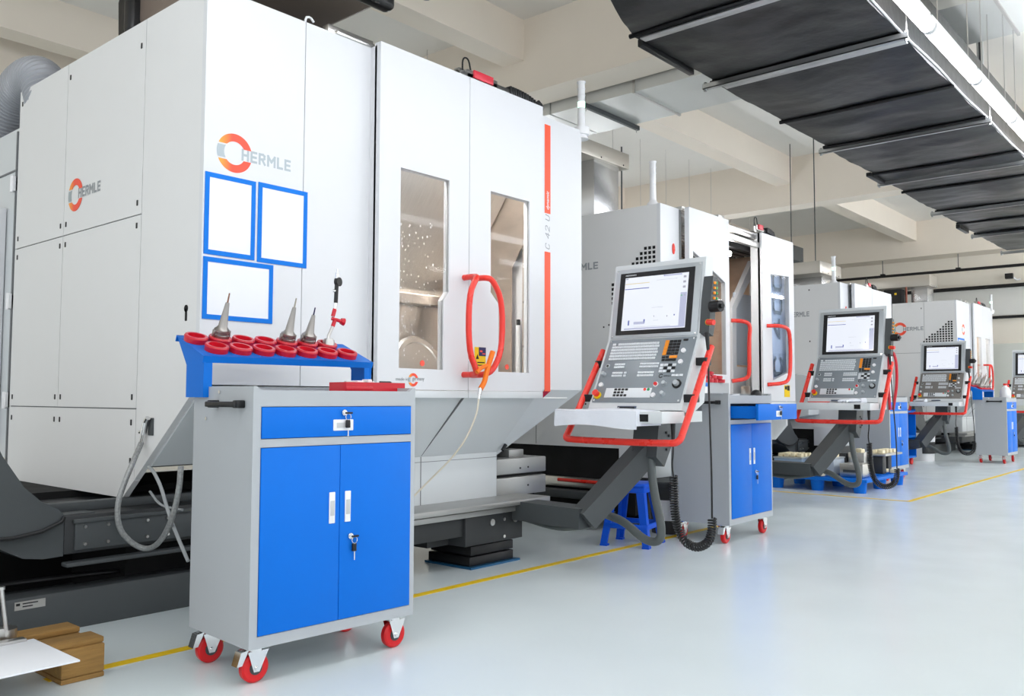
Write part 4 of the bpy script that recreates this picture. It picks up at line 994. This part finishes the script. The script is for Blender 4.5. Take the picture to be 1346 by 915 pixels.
# ------------------------------------------------------------------ tool carts
def make_cart(label):
    R = thing('tool_cart', label, 'tool cart')
    W, D = .725, .45; w, d = W/2, D/2
    b = B().prism([(-w, .13), (w, .13), (w, 1.04), (w-.012, 1.04), (w-.03, 1.026), (-w+.03, 1.026), (-w+.012, 1.04), (-w, 1.04)], 1, -d, -d+.02, [[(-w+.031, .17), (w-.021, .17), (w-.021, .824), (-w+.031, .824)], [(-w+.031, .853), (w-.021, .853), (w-.021, .968), (-w+.031, .968)]])
    b.box(-w+.0002, -w+.014, -d+.0205, d, .1302, 1.04).box(w-.014, w-.0002, -d+.0205, d, .1302, 1.04).box(-w+.0145, w-.0145, d-.012, d-.0002, .1302, 1.04)
    b.box(-w+.0145, w-.0145, -d+.021, d-.0125, .1305, .16).box(-w+.0145, w-.0145, -d+.021, d-.0125, .985, 1.0).box(-w+.0145, w-.0145, -d+.03, d-.0125, .83, .84)
    part('body', b, CARTG, R)
    part('inner_shadow_gap', B().box(-w+.02, w-.018, -d+.02, -d+.03, .165, .97), BLKM, R) if False else None
    if 0: part('tray_lip', B().quadhex([(-w+.012, -d+.004, 1.034), (w-.012, -d+.004, 1.034), (w-.035, -d+.03, 1.0), (-w+.035, -d+.03, 1.0), (-w+.012, -d, 1.0), (w-.012, -d, 1.0), (w-.035, -d+.035, .995), (-w+.035, -d+.035, .995)]), CARTG, R)
    dr = part('drawer', B().box(-w+.033, w-.023, -d-.004, -d+.016, .855, .966, .002).box(-w+.06, w-.05, -d+.015, -d+.36, .865, .87).box(-w+.06, -w+.066, -d+.015, -d+.36, .865, .95).box(w-.056, w-.05, -d+.015, -d+.36, .865, .95), BLUE, R)
    def pull(parent, cx, cz, a, h, lab=None):
        g = part('handle', B().box(cx-a, cx+a, -d-.008, -d-.003, cz-h, cz+h, .003).box(cx-a*.75, cx+a*.75, -d-.0085, -d-.008, cz-h*.55, cz+h*.55), WHITEP, parent)
        part('grip_recess', B().box(cx-a*.7, cx+a*.7, -d-.0095, -d-.0082, cz-h*.5, cz+h*.45, .001), mat('recess_grey', (196, 198, 200), .4), g); return g
    pull(dr, .01, .897, .045, .021)
    def lock(parent, cx, cz, key=True):
        g = part('lock', B().cyl((cx, -d-.003, cz), (cx, -d-.014, cz), .011).cyl((cx, -d-.014, cz), (cx, -d-.02, cz), .008), CHROME, parent)
        part('key', B().box(cx, cx+.03, -d-.024, -d-.014, cz-.005, cz+.002, .001).box(cx+.004, cx+.022, -d-.022, -d-.012, cz-.058, cz-.028, .003), BLK, g)
        part('key_ring', B().tube([(cx+.014+.012*math.cos(a), -d-.018, cz-.016+.012*math.sin(a)) for a in [PI*k/6 for k in range(12)]], .0013, seg=6, closed=True).box(cx+.011, cx+.015, -d-.02, -d-.018, cz-.09, cz-.058), CHROME, g)
    lock(dr, .01, .944)
    for s, lab in ((0, None), (1, None)):
        x0, x1 = ((-w+.033, -.001), (.001, w-.023))[s]
        dd = part('door', B().box(x0, x1, -d-.004, -d+.012, .172, .822, .002), BLUE, R)
        pull(dd, (-.035 if s == 0 else .035), .59, .013, .058)
        if s: lock(dd, .046, .478)
    part('push_handle', B().box(-w-.045, -w-.03, -.17, .05, .965, .985, .004).box(-w-.035, -w, .02, .05, .962, .99, .004).box(-w-.035, -w, -.17, -.14, .962, .99, .004), BLK, R, 'black push handle')
    b = B()
    for y, z in ((.19, 1.02), (.02, 1.02), (.12, .92)): b.cyl((-w-.001, y, z), (-w-.004, y, z), .007, seg=8)
    part('rivet', b, CHROME, R)
    for sx in (-1, 1):
        for sy in (-1, 1):
            x, y = sx*(w-.055), sy*(d-.06)
            c = part('caster', B().box(x-.045, x+.045, y-.04, y+.04, .122, .131, .002).cyl((x, y, .122), (x, y, .108), .03).prism([(x-.035, .112), (x+.045, .112), (x+.01, .04), (x-.012, .04)], 1, y-.024, y-.021).prism([(x-.035, .112), (x+.045, .112), (x+.01, .04), (x-.012, .04)], 1, y+.021, y+.024).cyl((x, y-.03, .052), (x, y+.03, .052), .008), CHROME, R)
            part('wheel', B().lathe([(.02, -.015), (.045, -.016), (.052, -.01), (.052, .01), (.045, .016), (.02, .015)], Matrix.Translation((x, y, .052)) @ Matrix.Rotation(PI/2, 4, 'X'), seg=32), REDW, c)
            part('hub', B().cyl((x, y-.018, .052), (x, y+.018, .052), .024), DKG, c)
            if sx < 0:
                part('brake_lever', B().quadhex([(x-.06, y-.02, .115), (x-.03, y-.02, .12), (x-.055, y-.02, .07), (x-.075, y-.02, .068), (x-.06, y+.02, .115), (x-.03, y+.02, .12), (x-.055, y+.02, .07), (x-.075, y+.02, .068)]), CHROME, c)
    return R
cart1 = make_cart('large grey tool cart with blue doors in the foreground, red tool rings on top')
cart1.location = (2.092, 2.876, 0); cart1.rotation_euler = (0, 0, -math.radians(3.6))
def copy_cart(label, x, y, rz=0.):
    o = copy_tree(cart1); o['label'] = label; o.location = (x, y, 0); o.rotation_euler = (0, 0, rz); return o
cart2 = copy_cart('grey tool cart with its blue top drawer pulled out, behind the nearest console', 5.90, 3.04, math.radians(1))
for c in kids(cart2):
    if c.name.startswith('drawer'): c.location.y = -.2; c.location.x = .0
cart3 = copy_cart('grey and blue tool cart behind the pallet, half hidden by the second console', 11.5, 3.72)
cart5 = copy_cart('small looking far tool cart carrying a blue rack of tool holders and a white jug', 15.75, 3.29)

def make_rack(label, n_=7):
    R = thing('tool_rack', label, 'tool rack')
    th = math.radians(21); MP = Matrix.Translation((0, .10, .155)) @ Matrix.Rotation(th, 4, 'X')   # plate frame, origin at the front edge
    part('rack_plate', B().box(-.39, .39, 0, .25, -.004, 0, M=MP).box(-.39, .39, -.002, .004, -.026, 0, M=MP).box(-.39, .39, .246, .25, -.025, 0, M=MP), BLUE2, R)
    for s in (-1, 1):
        x0, x1 = (s*.385, s*.38) if s < 0 else (.38, .385)
        part('rack_leg', B().prism([(.105, .15), (.335, .238), (.25, .125), (.25, 0.), (.11, 0.)], 0, min(x0, x1), max(x0, x1)).box(min(s*.385, s*.35), max(s*.385, s*.35), .108, .112, 0, .14), BLUE2, R)
    for row, y in ((0, .065), (1, .175)):
        for k in range(7):
            x = -.31+.1*k+(-.0 if row == 0 else -.035)
            rg = B().lathe([(.044, 0), (.046, .02), (.043, .026), (.033, .026), (.031, .004), (.0, .003)], MP @ Matrix.Translation((x, y, 0)), seg=32)
            part('tool_ring', rg, REDR, R)
    return R, MP
# the rack stands on the cart's tray floor
rk, MP = make_rack('blue sloping tool rack with two rows of red rings on the foreground cart')
rk.location = cart1.location+Vector((0, 0, 1.0)); rk.rotation_euler = cart1.rotation_euler; 
rk2 = copy_tree(rk); rk2['label'] = 'blue sloping tool rack on the far cart beside the last console'; rk2.location = (15.75, 3.29, 1.0); rk2.rotation_euler = (0, 0, 0)
def holder(label, kind, x, y, rackobj, grp=None, s=1.):
    R = thing('tool_holder', label, 'tool holder', (0, 0, 0), 0, grp)
    L = {0: .17, 1: .175, 2: .145}[kind]
    b = B().lathe([(.024, -.0), (.03, .003), (.031, .014), (.026, .018), (.026, .024), (.031, .028), (.031, .036), (.024, .042), (.018, .05), (.008, L*.85), (.007, L*.87), (.0, L*.88)], seg=24)
    b.box(.022, .036, -.008, .008, .006, .034, .002); b.box(-.036, -.022, -.008, .008, .006, .034, .002)
    part('holder_body', b, mat('tool_steel', (158, 154, 150), .32, 1., noise=.08, nscale=20), R)
    part('cutter', B().cyl((0, 0, L*.86), (0, 0, L*1.1), .0035, .0028, seg=10), mat('cutter_'+str(kind), ((150, 110, 90), (170, 165, 150), (60, 60, 90))[kind], .3, .9), R)
    R.matrix_world = rackobj.matrix_basis @ MP @ Matrix.Translation((x, y, .02)) @ Matrix.Scale(s, 4)
    return R
rk_m = None
bpy.context.view_layer.update()
holder('steel tool holder with long taper standing in the second red ring from the left', 0, -.245, .175, rk)
holder('tallest steel tool holder with pale cutter in the middle of the foreground rack', 1, .055, .175, rk)
holder('shorter fluted steel tool holder with dark tip right of the tallest holder', 2, .155, .175, rk)
h0 = None
for i in range(7):
    for j in range(2):
        if (i+j) % 3 == 2: continue
        x = -.31+.1*i-(.035 if j else 0)
        if h0 is None: h0 = holder('steel tool holder crowding the rack on the far cart', i % 3, x, (.065, .175)[j], rk2, 'tool holders in the far rack')
        else:
            c = copy_tree(h0); c.matrix_world = rk2.matrix_basis @ MP @ Matrix.Translation((x, (.065, .175)[j], .02)) @ Matrix.Scale(1+.15*((i*7+j) % 3), 4)
# dial indicator on its red clamp arm
t = thing('dial_indicator', 'dial indicator with red clamp knob on a jointed arm in the last back ring', 'dial indicator')
part('base', B().cyl((0, 0, 0), (0, 0, .03), .026, seg=24).cyl((0, 0, .03), (0, 0, .036), .02), STEEL, t)
part('arm_joint', B().tube([(0, 0, .03), (0, 0, .05), (.004, 0, .056), (.022, -.004, .10)], .007), STEEL, t)
part('clamp', B().cyl((.018, -.004, .09), (.03, -.006, .125), .009).cyl((.012, -.004, .125), (.055, -.012, .115), .008).cyl((.018, -.004, .135), (.028, -.004, .168), .009), REDR, t, 'crimson clamp body')
part('clamp_knob', B().cyl((.055, -.012, .115), (.07, -.014, .112), .014, .018, seg=10), REDR, t, 'crimson clamp knob')
part('arm_joint', B().cyl((.028, -.004, .165), (.032, -.004, .195), .009).cyl((.036, -.004, .28), (.037, -.004, .33), .0075).cyl((.037, -.004, .33), (.038, -.004, .345), .003), CHROME, t)
part('holder', B().cyl((.032, -.004, .195), (.036, -.004, .285), .009), BLK, t)
part('dial', B().cyl((.04, .004, .29), (.046, -.012, .29), .02, seg=24), BLK, t, 'black round dial')
part('adjust_screw', B().cyl((.015, -.004, .248), (.033, -.004, .248), .006), CHROME, t)
t.matrix_world = rk.matrix_basis @ MP @ Matrix.Translation((.255, .16, .012)) @ Matrix.Rotation(-math.radians(21), 4, 'X')
# red case with calipers
t = thing('tool_case', 'flat red plastic tool case on the right of the foreground cart top', 'tool case', (2.33, 2.79, 1.0), -math.radians(3.6))
part('case', B().prism([(-.15, -.055), (.145, -.055), (.155, -.02), (.155, .055), (-.155, .055), (-.155, -.03)], 2, .0, .062), REDR, t)
part('latch', B().box(-.15, -.02, -.058, -.054, .03, .045, .003), REDR, t)
t2 = thing('caliper', 'small steel caliper lying on the red tool case', 'caliper', (2.32, 2.80, 1.062), -math.radians(3.6))
part('beam', B().box(-.1, .04, -.008, .008, 0, .006, .001), STEEL, t2); part('jaw', B().box(-.06, -.03, -.03, .03, 0.0, .008, .002).box(.0, .02, -.02, .026, 0, .014, .003), WHITEP, t2)
t3 = thing('knife', 'dark pen lying on the right end of the red tool case', 'pen', (2.43, 2.80, 1.062), .2)
part('barrel', B().cyl((-.04, 0, .004), (.03, 0, .004), .004), DKG, t3); part('tip', B().cyl((.03, 0, .004), (.04, 0, .004), .004, .001), BLK, t3); t3.name = 'pen'
# objects on and by the second cart
part_ = None
t = thing('paper_stack', 'loose white papers lying on the second cart top', 'papers', (5.86, 3.05, 1.0))
part('sheet', B().prism([(-.33, -.2), (-.12, -.235), (-.05, .1), (-.3, .14)], 2, .035, .037), PAPER, t); part('sheet', B().prism([(-.3, -.16), (-.02, -.18), (.02, .14), (-.28, .15)], 2, 0, .034), PAPER, t)
t = thing('parts_tray', 'grey metal tray on the back of the second cart top', 'tray', (5.92, 3.14, 1.0))
part('tray', B().box(-.25, .17, -.06, -.054, .0, .12).box(-.25, .17, .08, .086, 0, .12).box(-.25, -.244, -.06, .086, 0, .12).box(.164, .17, -.06, .086, 0, .12).box(-.25, .17, -.06, .086, 0, .01), CARTG, t)
t = thing('storage_bin', 'white and blue bin at the left of the second cart top', 'bin', (5.62, 3.12, 1.0))
part('bin', B().box(-.05, .06, -.08, .05, 0, .09, .005), WHITEP, t); part('lid', B().box(-.055, .065, -.085, .055, .09, .115, .005), BLUE2, t)
t0 = thing('tool_ring', 'crimson plastic tool ring heaped on the grey tray of the second cart', 'tool ring', (0, 0, 0), 0, 'red rings heaped on the second cart')
part('ring', B().lathe([(.044, 0), (.046, .02), (.043, .026), (.033, .026), (.031, .004), (.03, .0)], seg=24), REDR, t0)
for i, (x, y, z, a) in enumerate(((5.70, 3.10, 1.121, 0), (5.79, 3.10, 1.121, 0), (5.88, 3.11, 1.121, 0), (5.97, 3.10, 1.121, 0), (5.75, 3.1, 1.148, .2), (5.84, 3.1, 1.148, -.1), (5.93, 3.1, 1.148, .1), (5.72, 3.11, 1.175, 0), (5.79, 3.1, 1.18, .3))):
    c = t0 if i == 0 else copy_tree(t0)
    c.location = (x, y, z); c.rotation_euler = (a*.6, a*.3, 0)
t = thing('rubber_mallet', 'black rubber dome on the front edge of the second cart', 'rubber cap', (6.13, 2.88, 1.0)); t.name = 'rubber_cap'
part('dome', B().sph((0, 0, .03), .05, 1, .8, .8), BLK, t); part('flap', B().box(-.1, -.02, -.02, .02, .0, .03, .008), BLK, t)
t = thing('steel_ruler', 'long steel ruler hanging on the handle of the second cart', 'ruler', (5.4915, 3.0, .9))
part('blade', B().box(-.004, -.001, -.016, .016, -.03, .32), mat('ruler_grey', (140, 144, 148), .4, .6), t); part('hole', B().cyl((-.006, 0, .305), (0, 0, .305), .005), BLK, t)
# far cart: jug
t = thing('jug', 'white plastic jug with a red cap on the far tool cart', 'jug', (16.02, 3.2, 1.0))
part('body', B().lathe([(.07, 0), (.08, .02), (.08, .14), (.05, .2), (.025, .215), (.025, .235)], Matrix.Identity(4)), WHITEP, t); part('cap', B().cyl((0, 0, .235), (0, 0, .265), .03), REDH, t)

# plastic stool
t = thing('plastic_stool', 'blue plastic stool under the swivel arm of the nearest console', 'stool', (5.148, 3.337, 0), math.radians(13))
def leg_(sx, sy):
    b = B(); a, c = .175, .118; s = .035
    v = []
    for (r_, z, w) in ((a, 0, .045), (c, .40, .055)):
        x, y = sx*r_, sy*r_; v += [(x-sx*0, y-sy*0, z), (x-sx*w, y, z), (x-sx*w, y-sy*.02, z), (x-sx*.02, y-sy*.02, z), (x-sx*.02, y-sy*w, z), (x, y-sy*w, z)]
    V = [b.m.verts.new(p) for p in v]
    b.m.faces.new(V[:6]); b.m.faces.new(V[6:])
    for i in range(6): b.m.faces.new((V[i], V[(i+1) % 6], V[6+(i+1) % 6], V[6+i]))
    bmesh.ops.recalc_face_normals(b.m, faces=b.m.faces[:])
    b.box(min(sx*a, sx*a-sx*.05)-.004*0, max(sx*a, sx*a-sx*.05), min(sy*a, sy*a-sy*.05), max(sy*a, sy*a-sy*.05), 0, .012)
    return b
part('seat', B().box(-.135, .135, -.135, .135, .395, .425, .014, 3).box(-.13, .13, -.13, .13, .36, .4, .01), BLUES, t)
for sx in (-1, 1):
    for sy in (-1, 1): part('leg', leg_(sx, sy), BLUES, t)
b = B()
for s in (-1, 1): b.box(-.15, .15, s*.15-.008, s*.15+.008, .12, .155, .004).box(s*.15-.008, s*.15+.008, -.15, .15, .12, .155, .004)
part('stretcher', b, BLUES, t)
# buckets
for (x, y, s, lab, m) in ((5.77, 3.43, 1., 'dark bucket with a white label standing behind the blue stool', DKG2), (15.25, 4.25, 1.25, 'white drum with a dark lid standing behind the third console', WHITEP)):
    t = thing('bucket', lab, 'bucket', (x, y, 0)); 
    part('body', B().lathe([(.12*s, 0), (.135*s, .34*s), (.145*s, .345*s), (.145*s, .37*s)], seg=32), m, t)
    part('lid', B().cyl((0, 0, .37*s), (0, 0, .385*s), .148*s, seg=32), DKG, t)
    lb = B()
    for k in range(10):
        a0 = PI+.1+k*.15; a1 = a0+.15; r_ = .1335*s
        lb.quadhex([(r_*math.cos(a0), r_*math.sin(a0), .1*s), (r_*math.cos(a1), r_*math.sin(a1), .1*s), (r_*math.cos(a1), r_*math.sin(a1), .25*s), (r_*math.cos(a0), r_*math.sin(a0), .25*s), ((r_-.012)*math.cos(a0), (r_-.012)*math.sin(a0), .1*s), ((r_-.012)*math.cos(a1), (r_-.012)*math.sin(a1), .1*s), ((r_-.012)*math.cos(a1), (r_-.012)*math.sin(a1), .25*s), ((r_-.012)*math.cos(a0), (r_-.012)*math.sin(a0), .25*s)])
    part('label', lb, PAPER if m is DKG2 else DKG2, t)
# blue tool trolley behind the third console
t = thing('shelf_trolley', 'blue open shelf trolley with red wheels half hidden behind the third console', 'trolley', (14.0, 4.35, 0))
part('frame', B().box(-.35, -.32, -.24, .24, .12, .85).box(.32, .35, -.24, .24, .12, .85).box(-.35, .35, .22, .24, .12, .85), BLUE, t)
for z in (.14, .45, .83): part('shelf', B().box(-.35, .35, -.24, .24, z-.03, z, .003), BLUE, t)
for x in (-.28, .28):
    for y in (-.18, .18): part('wheel', B().cyl((x, y-.014, .055), (x, y+.014, .055), .055, seg=20).box(x-.02, x+.02, y-.02, y+.02, .06, .12), REDW, t)

# blue plastic pallet and what lies on it
t = thing('plastic_pallet', 'blue plastic pallet on round feet loaded with parts below the second console', 'pallet', (10.13, 3.77, 0))
part('deck', B().box(-.68, .72, -.56, .56, .115, .15, .006), BLUE, t)
b = B()
for k in range(13): b.box(-.62+.1*k, -.58+.1*k, -.5, .5, .1505, .156)
part('deck_ribs', b, BLUE2, t)
for x in (-.6, .02, .64):
    for y in (-.46, 0, .46): part('foot', B().cyl((x, y, 0), (x, y, .118), .062, .075, seg=18), BLUE, t)
rs = random.Random(5)
def item(nm, lab, cat, x0, x1, y0, y1, z0, z1, m, extra=None, grp=None):
    t = thing(nm, lab, cat, ((x0+x1)/2, (y0+y1)/2, z0), 0, grp)
    w, d, h = (x1-x0)/2, (y1-y0)/2, z1-z0
    part('body', B().box(-w, w, -d, d, 0, h, .006), m, t)
    if extra == 'slab': part('slot', B().box(-w-.002, -w+.01, -d*.7, d*.7, h*.35, h*.55), DKG, t)
    if extra == 'lid': part('lid', B().box(-w-.006, w+.006, -d-.006, d+.006, h, h+.015, .003), BEZ, t)
    return t
item('steel_block', 'grey machined steel block at the front corner of the blue pallet', 'steel block', 9.6, 9.9, 3.3, 3.55, .157, .30, STEEL, 'slab')
item('steel_plate', 'flat grey plate resting on dark fixtures at the right of the pallet', 'steel plate', 10.2, 10.8, 3.25, 3.6, .36, .385, STEEL)
item('steel_fixture', 'dark fixture post carrying the flat grey plate, the front one', 'fixture', 10.25, 10.37, 3.3, 3.42, .157, .36, DKG2)
item('steel_fixture', 'dark fixture post carrying the flat grey plate, the rear one', 'fixture', 10.6, 10.72, 3.35, 3.5, .157, .36, DKG2)
item('parts_box', 'pale grey plastic parts box in the middle of the blue pallet', 'parts box', 9.62, 9.95, 3.62, 3.9, .157, .34, mat('box_grey', (176, 186, 196), .4), 'lid')
item('parts_box', 'pale blue crate at the left end of the blue pallet', 'parts box', 9.55, 9.95, 3.95, 4.28, .157, .33, mat('box_blue_grey', (150, 172, 198), .4), 'lid')
item('steel_fixture', 'dark fixture block between the parts boxes on the pallet', 'fixture', 9.98, 10.12, 3.62, 3.8, .157, .39, DKG2)
item('steel_block', 'tall grey steel block topped with cream parts near the pallet middle', 'steel block', 10.0, 10.2, 3.42, 3.6, .157, .40, STEEL)
k0 = thing('cream_block', 'cream plastic block laid in rows on the boxes of the pallet', 'plastic block', (0, 0, 0), 0, 'cream blocks on the blue pallet')
part('body', B().box(-.04, .04, -.025, .025, 0, .04, .004), CREAM, k0)
spots = [(9.63+.11*i, 4.0+.075*j, .346) for i in range(3) for j in range(4)]+[(9.68+.11*i, 3.66+.08*j, .356) for i in range(2) for j in range(3)]+[(10.28+.13*i, 3.32+.08*j, .386) for i in range(4) for j in range(2)]+[(10.05, 3.47, .401), (10.15, 3.53, .401), (9.52, 3.72, .158), (9.52, 3.8, .158), (9.52, 3.88, .158), (10.5, 3.27, .158), (10.52, 3.36, .158)]
for i, p in enumerate(spots):
    c = k0 if i == 0 else copy_tree(k0)
    c.location = p; c.rotation_euler = (0, 0, rs.uniform(-.15, .15))
# gloves on the consoles' shelves
def glove(label, loc, rz, s=1.):
    t = thing('work_gloves', label, 'gloves', loc, rz); t.scale = (s,)*3
    b = B().sph((0, 0, .018), .05, 1.2, .8, .36)
    part('palm', b, CLOTH, t)
    for k in range(5):
        a = -.6+.3*k; L_ = .06+.01*math.sin(k*1.3)
        part('finger', B().tube([(.04*math.cos(a), .04*math.sin(a), .016), (.05*math.cos(a)+L_*.7*math.cos(a*.5), .05*math.sin(a)+L_*.6*math.sin(a), .02), (.05*math.cos(a)+L_*1.2*math.cos(a*.4), .05*math.sin(a)+L_*.8*math.sin(a), .010)], .0105, smooth=1), CLOTH, t)
    part('cuff', B().cyl((-.05, 0, .016), (-.10, .0, .014), .024, .03), CLOTH, t)
    return t
glove('pale work gloves on the shelf of the second console', (8.33, 2.93, .967), 2.4, 1.1)
glove('pale crumpled work gloves at the left of the third console shelf', (14.33, 4.02, .967), 1.0)
t = thing('paper_note', 'white paper with a red strip on the shelf of the second console', 'paper', (8.33, 3.25, .967)); 
part('sheet', B().box(-.08, .08, -.1, .1, 0, .003), PAPER, t); part('red_strip', B().box(-.03, .03, -.08, .12, .003, .012, .003), REDH, t)
t = thing('pen', 'small dark pen lying on the lip of the nearest console shelf', 'pen', (4.262, 2.80, .944), PI/2)
part('barrel', B().cyl((-.05, 0, .004), (.05, 0, .004), .004), BLK, t); part('tip', B().cyl((.05, 0, .004), (.062, 0, .004), .004, .001), STEEL, t)
# red hose on the second console
for (x, y, lab) in ((8.75, 2.75, 'red hose loop hanging at the right side of the second console'),):
    o = recenter(part('hose', B().tube([(x, y-.01, .9), (x-.01, y, 1.2), (x, y-.01, 1.42), (x+.02, y-.04, 1.47), (x+.03, y-.07, 1.38), (x+.04, y-.07, 1.15), (x+.03, y-.03, .9)], .014, smooth=3), REDR)); tag(o, lab, 'hose')
# air gun hanging on the red door handle
t = thing('air_gun', 'orange air gun hanging from the red door handle of the nearest machine', 'air gun', (3.5, 3.25, 1.12))
part('body', B().tube([(.10, .0, .14), (.05, -.0, .03), (.035, 0, -.03), (.0, 0, -.07)], .015, smooth=2).tube([(-.03, .0, .02), (.0, .0, .045), (.05, 0, .06)], .012, smooth=1), mat('gun_orange', (240, 120, 20), .35), t)
part('fitting', B().cyl((.0, 0, -.065), (-.008, 0, -.10), .012).cyl((-.008, 0, -.10), (-.012, 0, -.125), .009), CHROME, t)
part('hose', B().tube([(-.012, 0, -.12), (-.03, 0, -.22), (-.09, .06, -.4), (-.2, .26, -.62), (-.33, .3, -.74), (-.5, .3, -.7)], .005, smooth=3), mat('hose_cream', (216, 208, 190), .3), t)

# wooden pallet with white sheet and vice, lower left
t = thing('wooden_pallet', 'worn wooden pallet in the lower left corner under the white sheet', 'pallet', (.9, 3.5, 0))
OFF = Vector(t.location)
for x in (.28, .78, 1.31): part('stringer', B().box(x, x+.15, 3.19, 3.52, .0, .018, .004).box(x, x+.15, 3.19, 3.52, .018, .118, .006), WOOD, t)
for k, y in enumerate((3.2, 3.40)): part('deck_board', B().box(.26, 1.46, y, y+.11, .119, .139, .004), WOOD, t)
OFF = Vector((0, 0, 0))
t = thing('white_board', 'white thin sheet lying over the front of the wooden pallet', 'sheet', (.75, 3.14, .139)); OFF = Vector(t.location)
part('sheet', B().box(.2, 1.27, 2.95, 3.33, .1395, .1455, .001), PAPER, t); part('bracket', B().box(.4, 1.24, 3.31, 3.35, .1455, .155, .001), STEEL, t)
OFF = Vector((0, 0, 0))
t = thing('machine_vice', 'steel clamping fixture standing on the wooden pallet at the left picture edge', 'fixture', (1.195, 3.42, .1395)); OFF = Vector((0, 0, 0))
part('base', B().cyl((0, 0, 0), (0, 0, .04), .05, seg=28).box(-.25, .0, -.05, .05, 0, .05, .005), STEEL, t)
part('jaw', B().prism([(-.11, .04), (-.02, .04), (-.0, .17), (-.05, .19), (-.09, .1)], 1, -.02, .02).box(-.2, -.08, -.04, .04, .05, .22, .006), DKG2, t)
part('slide', B().box(-.085, -.04, -.03, -.02, .06, .22, .003), STEEL, t)
part('clamp_rod', B().cyl((.0, -.045, .04), (-.02, -.045, .19), .008).cyl((-.02, -.045, .185), (-.02, -.045, .195), .012), STEEL, t)
part('screw', B().cyl((-.065, -.035, .20), (-.065, -.05, .20), .013), BLK, t)

# ------------------------------------------------------------------ even ambient fill added through the sides left open, exposure
w = bpy.data.worlds.new('world'); sc.world = w; w.use_nodes = True
w.node_tree.nodes['Background'].inputs['Color'].default_value = (.93, .97, 1, 1); w.node_tree.nodes['Background'].inputs['Strength'].default_value = 1.0
sc.view_settings.view_transform = 'Standard'; sc.view_settings.look = 'None'; sc.view_settings.gamma = 1; sc.view_settings.use_curve_mapping = False
sc.view_settings.exposure = .36
